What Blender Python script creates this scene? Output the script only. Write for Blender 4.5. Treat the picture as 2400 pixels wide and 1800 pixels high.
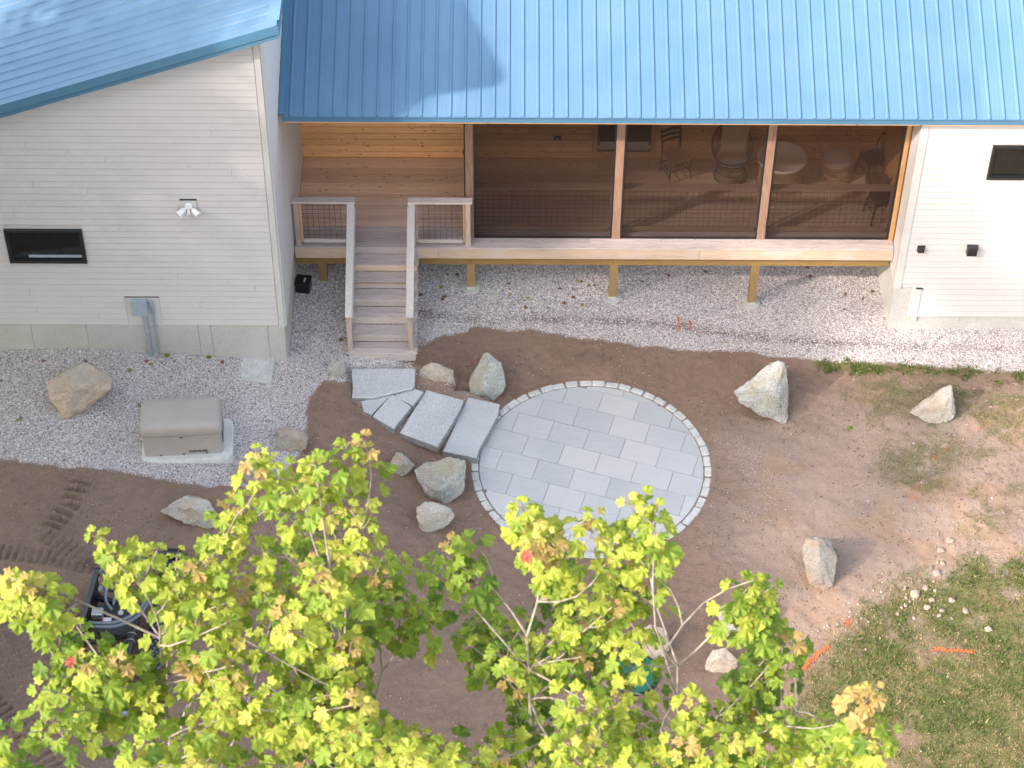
import bpy, bmesh, math, random
import numpy as np
from mathutils import Vector, Matrix, noise as mnoise, Quaternion
random.seed(7); RNG = np.random.default_rng(7)
S = bpy.context.scene
for o in list(bpy.data.objects): bpy.data.objects.remove(o)
COL = S.collection

# ---------------------------------------------------------------- camera
F_PX, SRC_W, SRC_H = 5200.0, 2400, 1800
CAM = np.array([-1.45324036, -24.35126455, 26.6])
RC = np.array([[9.99981010e-01, -4.32639650e-03, -4.38885326e-03],
               [0.0, 7.12155888e-01, -7.02021361e-01],
               [6.16277045e-03, 7.02008030e-01, 7.12142364e-01]])
cam_d = bpy.data.cameras.new('camera'); cam = bpy.data.objects.new('camera', cam_d); COL.objects.link(cam)
cam_d.sensor_width = 36; cam_d.lens = F_PX / SRC_W * 36
cam_d.clip_start = 0.5; cam_d.clip_end = 500
M4 = Matrix([list(RC[i]) + [CAM[i]] for i in range(3)] + [[0, 0, 0, 1]])
cam.matrix_world = M4
cam_d.dof.use_dof = True; cam_d.dof.focus_distance = 34.5; cam_d.dof.aperture_fstop = 5.0
S.camera = cam

# ---------------------------------------------------------------- light
SUN_L = Vector((1.27, .83, -1)).normalized()            # travel direction
elev = math.asin(-SUN_L.z); azim = math.atan2(-SUN_L.x, -SUN_L.y)
W = bpy.data.worlds.new('World'); S.world = W; W.use_nodes = True
nt = W.node_tree; nt.nodes.clear()
sky = nt.nodes.new('ShaderNodeTexSky'); sky.sky_type = 'NISHITA'; sky.sun_disc = False
sky.sun_elevation = elev; sky.sun_rotation = azim
sky.air_density = 1.7; sky.dust_density = 4.0; sky.ozone_density = 1.0; sky.altitude = 100
hs = nt.nodes.new('ShaderNodeHueSaturation'); hs.inputs['Saturation'].default_value = .72
bg = nt.nodes.new('ShaderNodeBackground'); bg.inputs[1].default_value = 0.15
wo = nt.nodes.new('ShaderNodeOutputWorld')
nt.links.new(sky.outputs[0], hs.inputs['Color']); nt.links.new(hs.outputs[0], bg.inputs[0]); nt.links.new(bg.outputs[0], wo.inputs[0])
sun_d = bpy.data.lights.new('sun', 'SUN'); sun = bpy.data.objects.new('sun', sun_d); COL.objects.link(sun)
sun_d.energy = 2.0; sun_d.angle = math.radians(1.6); sun_d.color = (1, .87, .76)
sun.rotation_euler = SUN_L.to_track_quat('-Z', 'Y').to_euler(); sun.location = (-30, -20, 40)
S.view_settings.view_transform = 'Standard'; S.view_settings.look = 'None'
S.view_settings.exposure = 1.68; S.view_settings.gamma = 1
S.render.engine = 'CYCLES'
S.cycles.max_bounces = 10; S.cycles.diffuse_bounces = 6; S.cycles.glossy_bounces = 3; S.cycles.transparent_max_bounces = 16; S.cycles.transmission_bounces = 3

# ---------------------------------------------------------------- projection helpers (measurements -> real positions)
V = SRC_W / 2212
def ray(u, v): return RC @ np.array([u - 1200, 900 - v, -F_PX])
def onz(u, v, z): d = ray(u, v); return CAM + d * ((z - CAM[2]) / d[2])
def ony(u, v, y): d = ray(u, v); return CAM + d * ((y - CAM[1]) / d[1])
def onx(u, v, x): d = ray(u, v); return CAM + d * ((x - CAM[0]) / d[0])
def at_depth(u, v, dist): d = ray(u, v); return CAM + d / np.linalg.norm(d) * dist
def gz(x, y):
    x = np.asarray(x, float); y = np.asarray(y, float)
    d = np.hypot(x, y); s = np.clip((d - 2.05) / 2.15, 0, 1); m = s * s * (3 - 2 * s)
    return m * .085 * np.clip(2 - x, 0, 10)
def G(u, v):
    z = 0.
    for _ in range(50):
        p = onz(u, v, z); z = .5 * z + .5 * float(gz(p[0], p[1]))
    return onz(u, v, z)
def GV(u, v): return G(u * V, v * V)                    # 2212-wide measurements
def zoomer(ox, oy, s): return lambda x, y: (ox + x * s, oy + y * s)
zA = zoomer(0, 600, .36166); zB = zoomer(700, 800, .27125); zC = zoomer(1600, 700, .36166)
zD = zoomer(1400, 1200, .36166); zE = zoomer(0, 1200, .36166); zP = zoomer(1100, 800, .31646)
zF = zoomer(1800, 1200, .27125); z1 = zoomer(0, 0, .36166); z3 = zoomer(1400, 200, .36166)

# ---------------------------------------------------------------- numpy value noise
def vnoise(x, y, seed=0):
    r = np.random.default_rng(seed).random((256, 256))
    xi = np.floor(x).astype(int); yi = np.floor(y).astype(int); fx = x - xi; fy = y - yi
    fx = fx * fx * (3 - 2 * fx); fy = fy * fy * (3 - 2 * fy)
    a = r[xi % 256, yi % 256]; b = r[(xi + 1) % 256, yi % 256]; c = r[xi % 256, (yi + 1) % 256]; d = r[(xi + 1) % 256, (yi + 1) % 256]
    return (a * (1 - fx) + b * fx) * (1 - fy) + (c * (1 - fx) + d * fx) * fy
def fbm(x, y, sc, oct=4, seed=0):
    t = 0; a = .5; n = 0
    for o in range(oct):
        t = t + a * vnoise(x * sc + 31 * o, y * sc + 17 * o, seed + o); n += a; a *= .5; sc *= 2.03
    return t / n
def sdist(px, py, poly):
    """signed distance, positive inside"""
    poly = np.asarray(poly); d = np.full(px.shape, 1e9); ins = np.zeros(px.shape, bool)
    n = len(poly)
    for i in range(n):
        ax, ay = poly[i][:2]; bx, by = poly[(i + 1) % n][:2]
        ex, ey = bx - ax, by - ay
        t = np.clip(((px - ax) * ex + (py - ay) * ey) / (ex * ex + ey * ey + 1e-12), 0, 1)
        d = np.minimum(d, np.hypot(px - ax - t * ex, py - ay - t * ey))
        c = ((ay > py) != (by > py)) & (px < (bx - ax) * (py - ay) / (by - ay + 1e-12) + ax)
        ins ^= c
    return np.where(ins, d, -d)
def sd1(px, py, poly):
    d = 1e9; ins = False; n = len(poly)
    for i in range(n):
        ax, ay = poly[i][0], poly[i][1]; bx, by = poly[(i + 1) % n][0], poly[(i + 1) % n][1]; ex, ey = bx - ax, by - ay
        t = max(0., min(1., ((px - ax) * ex + (py - ay) * ey) / (ex * ex + ey * ey + 1e-12))); d = min(d, math.hypot(px - ax - t * ex, py - ay - t * ey))
        if (ay > py) != (by > py) and px < (bx - ax) * (py - ay) / (by - ay) + ax: ins = not ins
    return d if ins else -d
def pdist(px, py, line):
    """distance to polyline, and running length / side offset of nearest"""
    D = np.full(px.shape, 1e9); Lg = np.zeros(px.shape); run = 0.
    for i in range(len(line) - 1):
        ax, ay = line[i][:2]; bx, by = line[i + 1][:2]; ex, ey = bx - ax, by - ay; L = math.hypot(ex, ey)
        t = np.clip(((px - ax) * ex + (py - ay) * ey) / (L * L), 0, 1)
        d = np.hypot(px - ax - t * ex, py - ay - t * ey)
        k = d < D; D = np.where(k, d, D); Lg = np.where(k, run + t * L, Lg); run += L
    return D, Lg
def sstep(a, b, x): t = np.clip((x - a) / (b - a), 0, 1); return t * t * (3 - 2 * t)

# ---------------------------------------------------------------- materials
MATS = {}
class NT:
    def __init__(s, name, rough=.6, spec=.3):
        s.m = bpy.data.materials.new(name); s.m.use_nodes = True; s.t = s.m.node_tree; s.n = s.t.nodes
        s.b = s.n['Principled BSDF']; s.b.inputs['Roughness'].default_value = rough
        s.b.inputs['Specular IOR Level'].default_value = spec; MATS[name] = s.m
        s.out = s.n['Material Output']
    def l(s, a, b): s.t.links.new(a, b)
    def new(s, typ, **kw):
        n = s.n.new(typ)
        for k, v in kw.items():
            if k.startswith('i_'): n.inputs[k[2:].replace('_', ' ')].default_value = v
            else: setattr(n, k, v)
        return n
    def coord(s, scale=(1, 1, 1), rnd=True, kind='Object'):
        tc = s.new('ShaderNodeTexCoord'); mp = s.new('ShaderNodeMapping'); mp.inputs['Scale'].default_value = scale
        s.l(tc.outputs[kind], mp.inputs['Vector'])
        if rnd:
            oi = s.new('ShaderNodeObjectInfo'); mu = s.new('ShaderNodeMath', operation='MULTIPLY'); mu.inputs[1].default_value = 71.3
            s.l(oi.outputs['Random'], mu.inputs[0]); cx = s.new('ShaderNodeCombineXYZ')
            for i in range(3): s.l(mu.outputs[0], cx.inputs[i])
            s.l(cx.outputs[0], mp.inputs['Location'])
        return mp.outputs[0]
    def noise(s, vec, scale, detail=4, rough=.55, dist=0):
        n = s.new('ShaderNodeTexNoise'); n.inputs['Scale'].default_value = scale; n.inputs['Detail'].default_value = detail
        n.inputs['Roughness'].default_value = rough; n.inputs['Distortion'].default_value = dist
        s.l(vec, n.inputs['Vector']); return n.outputs['Fac']
    def vor(s, vec, scale, feature='F1', out='Distance'):
        n = s.new('ShaderNodeTexVoronoi', feature=feature); n.inputs['Scale'].default_value = scale
        s.l(vec, n.inputs['Vector']); return n.outputs[out]
    def ramp(s, fac, stops):
        r = s.new('ShaderNodeValToRGB'); e = r.color_ramp.elements
        while len(e) < len(stops): e.new(.5)
        for i, (p, c) in enumerate(stops):
            e[i].position = p; e[i].color = (*c, 1) if len(c) == 3 else c
        s.l(fac, r.inputs[0]); return r.outputs[0]
    def mix(s, fac, a, b, mode='MIX'):
        m = s.new('ShaderNodeMix', data_type='RGBA', blend_type=mode); m.clamp_factor = True
        for sock, x in ((m.inputs[0], fac), (m.inputs[6], a), (m.inputs[7], b)):
            if hasattr(x, 'is_output'): s.l(x, sock)
            elif isinstance(x, (int, float)): sock.default_value = x
            else: sock.default_value = (*x, 1)
        return m.outputs[2]
    def rnd(s, lo, hi):
        oi = s.new('ShaderNodeObjectInfo'); mr = s.new('ShaderNodeMapRange'); mr.inputs[3].default_value = lo; mr.inputs[4].default_value = hi
        s.l(oi.outputs['Random'], mr.inputs[0]); return mr.outputs[0]
    def val(s, c, f):
        h = s.new('ShaderNodeHueSaturation'); s.l(c, h.inputs['Color']); s.l(f, h.inputs['Value']); return h.outputs[0]
    def attr(s, name, out='Fac'):
        a = s.new('ShaderNodeAttribute', attribute_name=name); return a.outputs[out]
    def col(s, c):
        if hasattr(c, 'is_output'): s.l(c, s.b.inputs['Base Color'])
        else: s.b.inputs['Base Color'].default_value = (*c, 1)
    def bump(s, h, st=.3, d=.01):
        b = s.new('ShaderNodeBump'); b.inputs['Strength'].default_value = st; b.inputs['Distance'].default_value = d
        s.l(h, b.inputs['Height']); s.l(b.outputs[0], s.b.inputs['Normal'])
def plain(name, c, rough=.5, spec=.4, metal=0, var=.06, sc=30):
    t = NT(name, rough, spec); t.b.inputs['Metallic'].default_value = metal
    n = t.noise(t.coord(), sc, 4)
    lo = tuple(x * (1 - var * 2) for x in c); hi = tuple(min(1, x * (1 + var * 2)) for x in c)
    t.col(t.ramp(n, [(.3, lo), (.7, hi)])); return t.m
def wood(name, c1, c2, knot, axis=0, rough=.7, knots=.0, stain=None, vlo=.86, vhi=1.1, spec=.2):
    t = NT(name, rough, spec)
    sc = [14, 14, 14]; sc[axis] = 1.1
    g = t.noise(t.coord(tuple(sc)), 3.2, 5, .6, .6)
    c = t.ramp(g, [(.28, c1), (.68, c2)])
    sc2 = [60, 60, 60]; sc2[axis] = 2
    g2 = t.noise(t.coord(tuple(sc2)), 2, 3)
    c = t.mix(.35, c, t.ramp(g2, [(.35, tuple(x * .6 for x in c1)), (.65, c2)]))
    if knots:
        s3 = [11, 11, 11]; s3[axis] = 5.5
        vo = t.vor(t.coord(tuple(s3)), 1.0)
        c = t.mix(t.ramp(vo, [(.05, (1, 1, 1)), (.05 + knots, (0, 0, 0))]), c, knot)
    if stain:
        n3 = t.noise(t.coord((1, 1, 1)), 2.3, 3); c = t.mix(t.ramp(n3, [(.5, (0, 0, 0)), (.68, (1, 1, 1))]), c, stain)
    c = t.val(c, t.rnd(vlo, vhi)); t.col(c); t.bump(g2, .25, .004); return t.m
plain('siding', (.60, .575, .585), .55, .3, var=.008, sc=3)
plain('siding_lap_shadow', (.45, .43, .44), .7, .2, var=.03)  # darker tone that paints the shadow line under each lap
plain('trim', (.57, .56, .56), .5, .3, var=.02)
t = NT('concrete', .85, .2); n = t.noise(t.coord(rnd=False), 1.7, 6, .65); n2 = t.noise(t.coord(rnd=False), 40, 3)
c = t.ramp(n, [(.25, (.42, .40, .375)), (.5, (.51, .49, .47)), (.75, (.59, .575, .56))]); c = t.mix(.3, c, t.ramp(n2, [(.4, (.38, .37, .35)), (.6, (.6, .6, .58))])); t.col(c); t.bump(n2, .3, .004)
# blue painted metal
t = NT('roof_blue', .42, .4); n = t.noise(t.coord((1, 1, 1)), 1.3, 4); c = t.ramp(n, [(.3, (.10, .20, .325)), (.7, (.12, .225, .355))]); t.col(t.val(c, t.rnd(.95, 1.05)))
t.b.inputs['Coat Weight'].default_value = .0
t = NT('trim_blue', .35, .5); n = t.noise(t.coord(), 2, 3); t.col(t.ramp(n, [(.3, (.07, .185, .31)), (.7, (.085, .21, .34))]))
plain('screw', (.07, .16, .24), .4, .5)
# woods
wood('wood_wall', (.76, .36, .15), (.88, .51, .25), (.20, .06, .02), 0, .6, .13)
wood('wood_wall_side', (.66, .32, .12), (.78, .43, .20), (.25, .08, .03), 1, .6, .06)
wood('wood_floor', (.74, .47, .32), (.86, .62, .46), (.20, .08, .04), 0, .65, .13, vlo=.82, vhi=1.08)
wood('wood_floor_mid', (.62, .43, .34), (.76, .57, .47), (.20, .10, .06), 0, .7, .07, vlo=.85, vhi=1.08)
wood('wood_weathered', (.40, .33, .31), (.60, .52, .51), (.20, .13, .10), 0, .8, .07)
wood('wood_rim', (.56, .39, .28), (.70, .54, .42), (.50, .22, .07), 0, .75, .05, stain=(.62, .50, .44))
wood('wood_rail', (.47, .39, .36), (.66, .58, .56), (.28, .14, .06), 0, .75, .03)
wood('wood_rail_y', (.49, .44, .43), (.68, .63, .63), (.30, .18, .10), 1, .75, .03)
wood('wood_rail_z', (.38, .28, .24), (.54, .43, .38), (.22, .13, .09), 2, .8, .03)
wood('wood_post', (.22, .115, .075), (.38, .24, .175), (.15, .06, .04), 2, .75, .02)
wood('wood_post_x', (.32, .20, .14), (.48, .33, .25), (.15, .06, .04), 0, .75, .02)
wood('wood_treated', (.27, .17, .075), (.38, .25, .12), (.10, .05, .02), 2, .75, .02)
wood('wood_treated_x', (.28, .165, .06), (.36, .23, .095), (.10, .05, .02), 0, .75, .03)
wood('wood_fresh', (.55, .30, .13), (.66, .40, .20), (.2, .08, .03), 2, .6, .02)
plain('black_metal', (.018, .018, .02), .4, .5); plain('black_plastic', (.012, .013, .016), .3, .5)
plain('dark_bronze', (.035, .03, .035), .45, .4)
plain('white_plastic', (.78, .78, .8), .35, .5, var=.01); plain('grey_pvc', (.30, .34, .40), .5, .4); plain('box_grey', (.33, .38, .46), .45, .4)
plain('wicker', (.55, .34, .20), .6, .3, var=.15, sc=60); plain('wicker_dark', (.10, .08, .075), .6, .3, var=.15)
plain('cushion', (.80, .70, .63), .9, .1, var=.03); plain('cushion_grey', (.70, .67, .68), .9, .1, var=.03)
plain('table_glass', (.85, .72, .56), .35, .4, var=.02); plain('gunmetal', (.045, .045, .05), .4, .6)
plain('chair_wood', (.05, .045, .035), .5, .4); plain('table_wood', (.16, .095, .06), .5, .4, var=.2, sc=14)
plain('hose', (.15, .165, .21), .45, .4); plain('steel', (.35, .36, .38), .35, .5, metal=.7)
plain('rubber', (.025, .027, .032), .7, .3); plain('green_plastic', (.012, .13, .09), .45, .4); plain('sticker', (.7, .68, .68), .5, .3, var=.01)
plain('sticker_red', (.5, .03, .02), .5, .3, var=.01); plain('rope_paint', (.62, .17, .065), .8, .1, var=.15, sc=60)
plain('pad_white', (.62, .62, .60), .7, .3, var=.05, sc=12); plain('post_base', (.50, .49, .42), .7, .3)
t = NT('window_glass', .04, .6); t.col((.008, .010, .009)); 
t = NT('blanket', .95, .1)
ck = t.new('ShaderNodeTexChecker'); ck.inputs['Scale'].default_value = 26; ck.inputs['Color1'].default_value = (.74, .54, .38, 1); ck.inputs['Color2'].default_value = (.50, .33, .22, 1); t.l(t.coord(rnd=False, kind='UV'), ck.inputs['Vector']); t.col(ck.outputs[0])
t = NT('stripe', .9, .1); wv = t.new('ShaderNodeTexWave'); wv.inputs['Scale'].default_value = 9; t.l(t.coord(rnd=False), wv.inputs['Vector']); t.col(t.ramp(wv.outputs[0], [(.45, (.6, .5, .5)), (.55, (.5, .03, .06))]))
# generator shell
t = NT('generator_shell', .55, .3); n = t.noise(t.coord(rnd=False), 2.2, 4); n2 = t.noise(t.coord(rnd=False), 90, 2)
t.col(t.mix(.2, t.ramp(n, [(.3, (.375, .335, .315)), (.7, (.425, .385, .365))]), t.ramp(n2, [(.4, (.2, .18, .17)), (.6, (.4, .36, .34))]))); t.bump(n2, .25, .003)
# insect screen
t = NT('screen_mesh', .8, .1); t.col((.040, .024, .018)); tr = t.new('ShaderNodeBsdfTransparent'); mx = t.new('ShaderNodeMixShader')
mx.inputs[0].default_value = .42; t.l(tr.outputs[0], mx.inputs[1]); t.l(t.b.outputs[0], mx.inputs[2]); t.l(mx.outputs[0], t.out.inputs[0])
# granite slab
def stone(name, cs, speck=.35, sc=1.6, bump=.35, patch=None):
    t = NT(name, .85, .25); v = t.coord(rnd=True)
    n = t.noise(v, sc, 6, .6, .4); c = t.ramp(n, [(.28, cs[0]), (.5, cs[1]), (.72, cs[2])])
    n2 = t.noise(v, 55, 3, .6); c = t.mix(speck, c, t.ramp(n2, [(.36, tuple(x * .35 for x in cs[0])), (.5, cs[1]), (.64, tuple(min(.8, x * 1.3) for x in cs[2]))]))
    if patch:
        n4 = t.noise(v, 2.4, 3, .5, .2); c = t.mix(t.ramp(n4, [(.5, (0, 0, 0)), (.66, (.75, .75, .75))]), c, patch)
    t.col(c); n3 = t.noise(v, 9, 6, .7, .2); mm = t.new('ShaderNodeMath', operation='ADD'); t.l(n3, mm.inputs[0]); t.l(n2, mm.inputs[1]); t.bump(mm.outputs[0], bump, .02); return t.m
stone('granite', ((.43, .435, .46), (.52, .525, .545), (.60, .60, .62)), .32, 1.3, .2)
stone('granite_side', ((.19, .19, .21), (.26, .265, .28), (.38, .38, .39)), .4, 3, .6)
stone('cobble', ((.44, .43, .425), (.55, .54, .535), (.66, .65, .64)), .3, 6, .5)
stone('rock_tan', ((.33, .25, .20), (.50, .40, .325), (.60, .51, .44)), .35, 2.8, .9, patch=(.38, .34, .31))
stone('rock_grey', ((.24, .24, .225), (.37, .365, .35), (.50, .50, .48)), .45, 3.0, 1.0, patch=(.38, .33, .25))
stone('rock_pale', ((.32, .29, .26), (.44, .405, .37), (.55, .52, .485)), .35, 3.0, .9, patch=(.40, .32, .25))
stone('rock_dark', ((.23, .195, .17), (.35, .31, .285), (.48, .45, .42)), .4, 3.0, 1.0, patch=(.40, .29, .20))
stone('rubble', ((.31, .225, .18), (.38, .29, .24), (.45, .36, .31)), .2, 6, .4)
t = NT('paver', .75, .25); v = t.coord((1, 1, 1)); n = t.noise(v, 1.1, 4); g = t.noise(t.coord((2, 14, 2)), 2, 5, .6, .8); n2 = t.noise(v, 60, 3)
c = t.ramp(n, [(.3, (.445, .455, .485)), (.7, (.515, .515, .53))]); c = t.mix(.22, c, t.ramp(g, [(.35, (.40, .40, .42)), (.65, (.58, .57, .57))])); c = t.mix(.1, c, t.ramp(n2, [(.4, (.3, .3, .3)), (.6, (.6, .6, .6))]))
c = t.mix(t.ramp(t.rnd(0, 1), [(.55, (0, 0, 0)), (1, (.55, .55, .55))]), c, (.53, .50, .485)); t.col(t.val(c, t.rnd(.91, 1.05))); t.bump(n2, .15, .002)
plain('joint_sand', (.27, .21, .19), .9, .1, var=.1)
# pebbles & soil bits
for nm, c in (('pebble_light', (.78, .70, .70)), ('pebble_mid', (.55, .49, .485)), ('pebble_dark', (.20, .165, .165)), ('clod', (.20, .138, .108)), ('clod_pale', (.42, .32, .265))):
    plain(nm, c, .85, .2, var=.12, sc=25)
# ground
t = NT('ground_soil', .95, .1); P = t.coord(rnd=False)
nA = t.noise(P, .9, 6, .6, .3); nB = t.noise(P, 7, 6, .65); nC = t.noise(P, 45, 4, .7)
dirt = t.ramp(nA, [(.3, (.205, .128, .094)), (.5, (.27, .172, .126)), (.72, (.36, .24, .18))])
dirt = t.mix(.45, dirt, t.ramp(nB, [(.3, (.17, .105, .078)), (.7, (.34, .225, .17))]))
dirt = t.mix(.35, dirt, t.ramp(nC, [(.32, (.09, .058, .047)), (.5, (.215, .147, .117)), (.7, (.35, .265, .215))]))
tan = t.mix(.5, t.ramp(nA, [(.3, (.30, .205, .16)), (.7, (.40, .295, .24))]), t.ramp(nC, [(.3, (.19, .135, .11)), (.5, (.33, .25, .21)), (.7, (.50, .41, .36))]))
c = t.mix(t.attr('tan'), dirt, tan)
gb = t.ramp(t.vor(P, 42, out='Color'), [(.2, (.16, .14, .14)), (.45, (.45, .405, .405)), (.8, (.66, .61, .61))])
c = t.mix(t.attr('gravel'), c, t.mix(.4, gb, (.50, .455, .45)))
gr = t.ramp(nB, [(.35, (.09, .105, .035)), (.65, (.20, .165, .085))])
c = t.mix(t.attr('grass'), c, gr)
c = t.mix(t.attr('moss'), c, t.ramp(nC, [(.35, (.13, .115, .06)), (.62, (.27, .22, .14))]))
c = t.mix(t.attr('ochre'), c, (.36, .22, .12))
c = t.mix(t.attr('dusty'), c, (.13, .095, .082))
t.col(c); mm = t.new('ShaderNodeMath', operation='ADD'); t.l(nB, mm.inputs[0]); t.l(nC, mm.inputs[1]); t.bump(mm.outputs[0], .8, .022)
# leaves
def leafmat(name, c, c2, trans=.5):
    t = NT(name, .5, .35); n = t.noise(t.coord(rnd=False), 14, 3); cc = t.ramp(n, [(.35, c), (.65, c2)]); t.col(cc)
    tr = t.new('ShaderNodeBsdfTranslucent'); t.l(cc, tr.inputs[0]); mx = t.new('ShaderNodeMixShader'); mx.inputs[0].default_value = trans
    t.l(t.b.outputs[0], mx.inputs[1]); t.l(tr.outputs[0], mx.inputs[2]); t.l(mx.outputs[0], t.out.inputs[0]); return t.m
leafmat('leaf_deep', (.10, .185, .027), (.145, .24, .035)); leafmat('leaf_green', (.19, .30, .037), (.27, .36, .048))
leafmat('leaf_lime', (.32, .40, .055), (.41, .46, .07)); leafmat('leaf_yellow', (.46, .44, .09), (.52, .46, .13))
leafmat('leaf_orange', (.45, .31, .12), (.46, .35, .12)); leafmat('leaf_red', (.38, .07, .06), (.46, .16, .12))
plain('bark', (.27, .235, .205), .8, .2, var=.2, sc=18); plain('twig', (.22, .085, .06), .7, .2)
leafmat('grass_green', (.065, .125, .018), (.12, .20, .032), .3); leafmat('grass_dry', (.34, .26, .13), (.44, .33, .18), .3); leafmat('grass_olive', (.16, .17, .06), (.23, .20, .09), .3)
plain('dead_leaf', (.20, .10, .05), .8, .2, var=.2)

# ---------------------------------------------------------------- builders
class MB:
    def __init__(s): s.v = []; s.f = []; s.mi = []; s.cur = 0
    def add(s, vs, fs):
        b = len(s.v); s.v += [tuple(map(float, p)) for p in vs]; s.f += [tuple(i + b for i in f) for f in fs]; s.mi += [s.cur] * len(fs); return s
    def box(s, c, d, R=None, ch=0):
        x, y, z = (q / 2 for q in d); c = Vector(c)
        if ch:
            ch = min(ch, x * .45, y * .45, z * .45); vs = []; idx = {}
            for sx in (-1, 1):
                for sy in (-1, 1):
                    for sz in (-1, 1):
                        for k, p in enumerate(((x - ch, y - ch, z), (x - ch, y, z - ch), (x, y - ch, z - ch))):
                            idx[sx, sy, sz, k] = len(vs); vs.append(Vector((sx * p[0], sy * p[1], sz * p[2])))
            def q(*a): return tuple(idx[i] for i in a)
            fs = []
            for g in (-1, 1):
                fs.append(q((-1, -1, g, 0), (1, -1, g, 0), (1, 1, g, 0), (-1, 1, g, 0)))
                fs.append(q((-1, g, -1, 1), (1, g, -1, 1), (1, g, 1, 1), (-1, g, 1, 1)))
                fs.append(q((g, -1, -1, 2), (g, 1, -1, 2), (g, 1, 1, 2), (g, -1, 1, 2)))
                for h in (-1, 1):
                    fs.append(q((-1, g, h, 0), (1, g, h, 0), (1, g, h, 1), (-1, g, h, 1)))
                    fs.append(q((g, -1, h, 0), (g, 1, h, 0), (g, 1, h, 2), (g, -1, h, 2)))
                    fs.append(q((g, h, -1, 1), (g, h, 1, 1), (g, h, 1, 2), (g, h, -1, 2)))
                    for k in (-1, 1): fs.append(q((g, h, k, 0), (g, h, k, 1), (g, h, k, 2)))
        else:
            vs = [Vector((sx * x, sy * y, sz * z)) for sx in (-1, 1) for sy in (-1, 1) for sz in (-1, 1)]
            fs = [(0, 1, 3, 2), (4, 6, 7, 5), (0, 4, 5, 1), (2, 3, 7, 6), (0, 2, 6, 4), (1, 5, 7, 3)]
        if R is not None: vs = [R @ p for p in vs]
        s.add([p + c for p in vs], fs); return s
    def bar(s, a, b, w, h, up=(0, 0, 1), ch=0):
        a = Vector(a); b = Vector(b); d = (b - a); L = d.length; x = d.normalized(); y = Vector(up).cross(x)
        if y.length < 1e-4: y = Vector((0, 1, 0))
        y.normalize(); z = x.cross(y); R = Matrix((x, y, z)).transposed()
        return s.box((a + b) / 2, (L, w, h), R, ch)
    def tube(s, pts, r, n=8, cap=True):
        pts = [Vector(p) for p in pts]; rs = r if isinstance(r, (list, tuple)) else [r] * len(pts)
        vs = []; ref = None
        for i, p in enumerate(pts):
            d = (pts[min(i + 1, len(pts) - 1)] - pts[max(i - 1, 0)]).normalized()
            if ref is None: ref = d.orthogonal().normalized()
            ref = (ref - d * ref.dot(d)); ref = ref.normalized() if ref.length > 1e-6 else d.orthogonal().normalized()
            e = d.cross(ref)
            for k in range(n):
                a = 2 * math.pi * k / n; vs.append(p + (ref * math.cos(a) + e * math.sin(a)) * rs[i])
        fs = [(i * n + k, i * n + (k + 1) % n, (i + 1) * n + (k + 1) % n, (i + 1) * n + k) for i in range(len(pts) - 1) for k in range(n)]
        if cap: fs += [tuple(range(n))[::-1], tuple((len(pts) - 1) * n + k for k in range(n))]
        s.add(vs, fs); return s
    def lathe(s, prof, c=(0, 0, 0), n=32, sq=1.0):
        vs = []; c = Vector(c)
        for r, z in prof:
            for k in range(n): a = 2 * math.pi * k / n; vs.append(c + Vector((r * math.cos(a), r * sq * math.sin(a), z)))
        fs = [(i * n + k, i * n + (k + 1) % n, (i + 1) * n + (k + 1) % n, (i + 1) * n + k) for i in range(len(prof) - 1) for k in range(n)]
        fs += [tuple(range(n))[::-1], tuple((len(prof) - 1) * n + k for k in range(n))]
        s.add(vs, fs); return s
    def prism(s, poly, z0, z1):
        n = len(poly); f0 = z0 if callable(z0) else (lambda x, y: z0); f1 = z1 if callable(z1) else (lambda x, y: z1)
        vs = [(p[0], p[1], f0(p[0], p[1])) for p in poly] + [(p[0], p[1], f1(p[0], p[1])) for p in poly]
        s.add(vs, [tuple(range(n))[::-1], tuple(range(n, 2 * n))] + [(i, (i + 1) % n, n + (i + 1) % n, n + i) for i in range(n)]); return s
    def build(s, name, mat, parent=None, origin=None, smooth=False, **kw):
        if parent is not None and origin is None: origin = world_loc(parent)
        origin = Vector(origin) if origin is not None else Vector((0, 0, 0))
        me = bpy.data.meshes.new(name); o3 = tuple(origin)
        me.from_pydata([(a - o3[0], b - o3[1], c - o3[2]) for a, b, c in s.v], [], s.f)
        mats = mat if isinstance(mat, (list, tuple)) else [mat]
        for m in mats: me.materials.append(MATS[m])
        if len(mats) > 1: me.polygons.foreach_set('material_index', s.mi)
        if smooth: me.polygons.foreach_set('use_smooth', [True] * len(me.polygons))
        bm = bmesh.new(); bm.from_mesh(me); bmesh.ops.recalc_face_normals(bm, faces=bm.faces); bm.to_mesh(me); bm.free()
        if smooth and smooth != 'full': me.set_sharp_from_angle(angle=math.radians(40))
        o = bpy.data.objects.new(name, me); COL.objects.link(o)
        if parent is not None: o.parent = parent
        else: o.location = origin
        for k, v in kw.items(): o[k] = v
        return o
def world_loc(o):
    p = Vector((0, 0, 0))
    while o is not None: p = p + o.location; o = o.parent
    return p
def tag(o, label=None, cat=None, group=None, kind=None):
    if label: o['label'] = label
    if cat: o['category'] = cat
    if group: o['group'] = group
    if kind: o['kind'] = kind
    return o
def empty(name, loc, label, cat, group=None):
    o = bpy.data.objects.new(name, None); COL.objects.link(o); o.location = loc; o.empty_display_size = .2
    return tag(o, label, cat, group)
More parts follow.
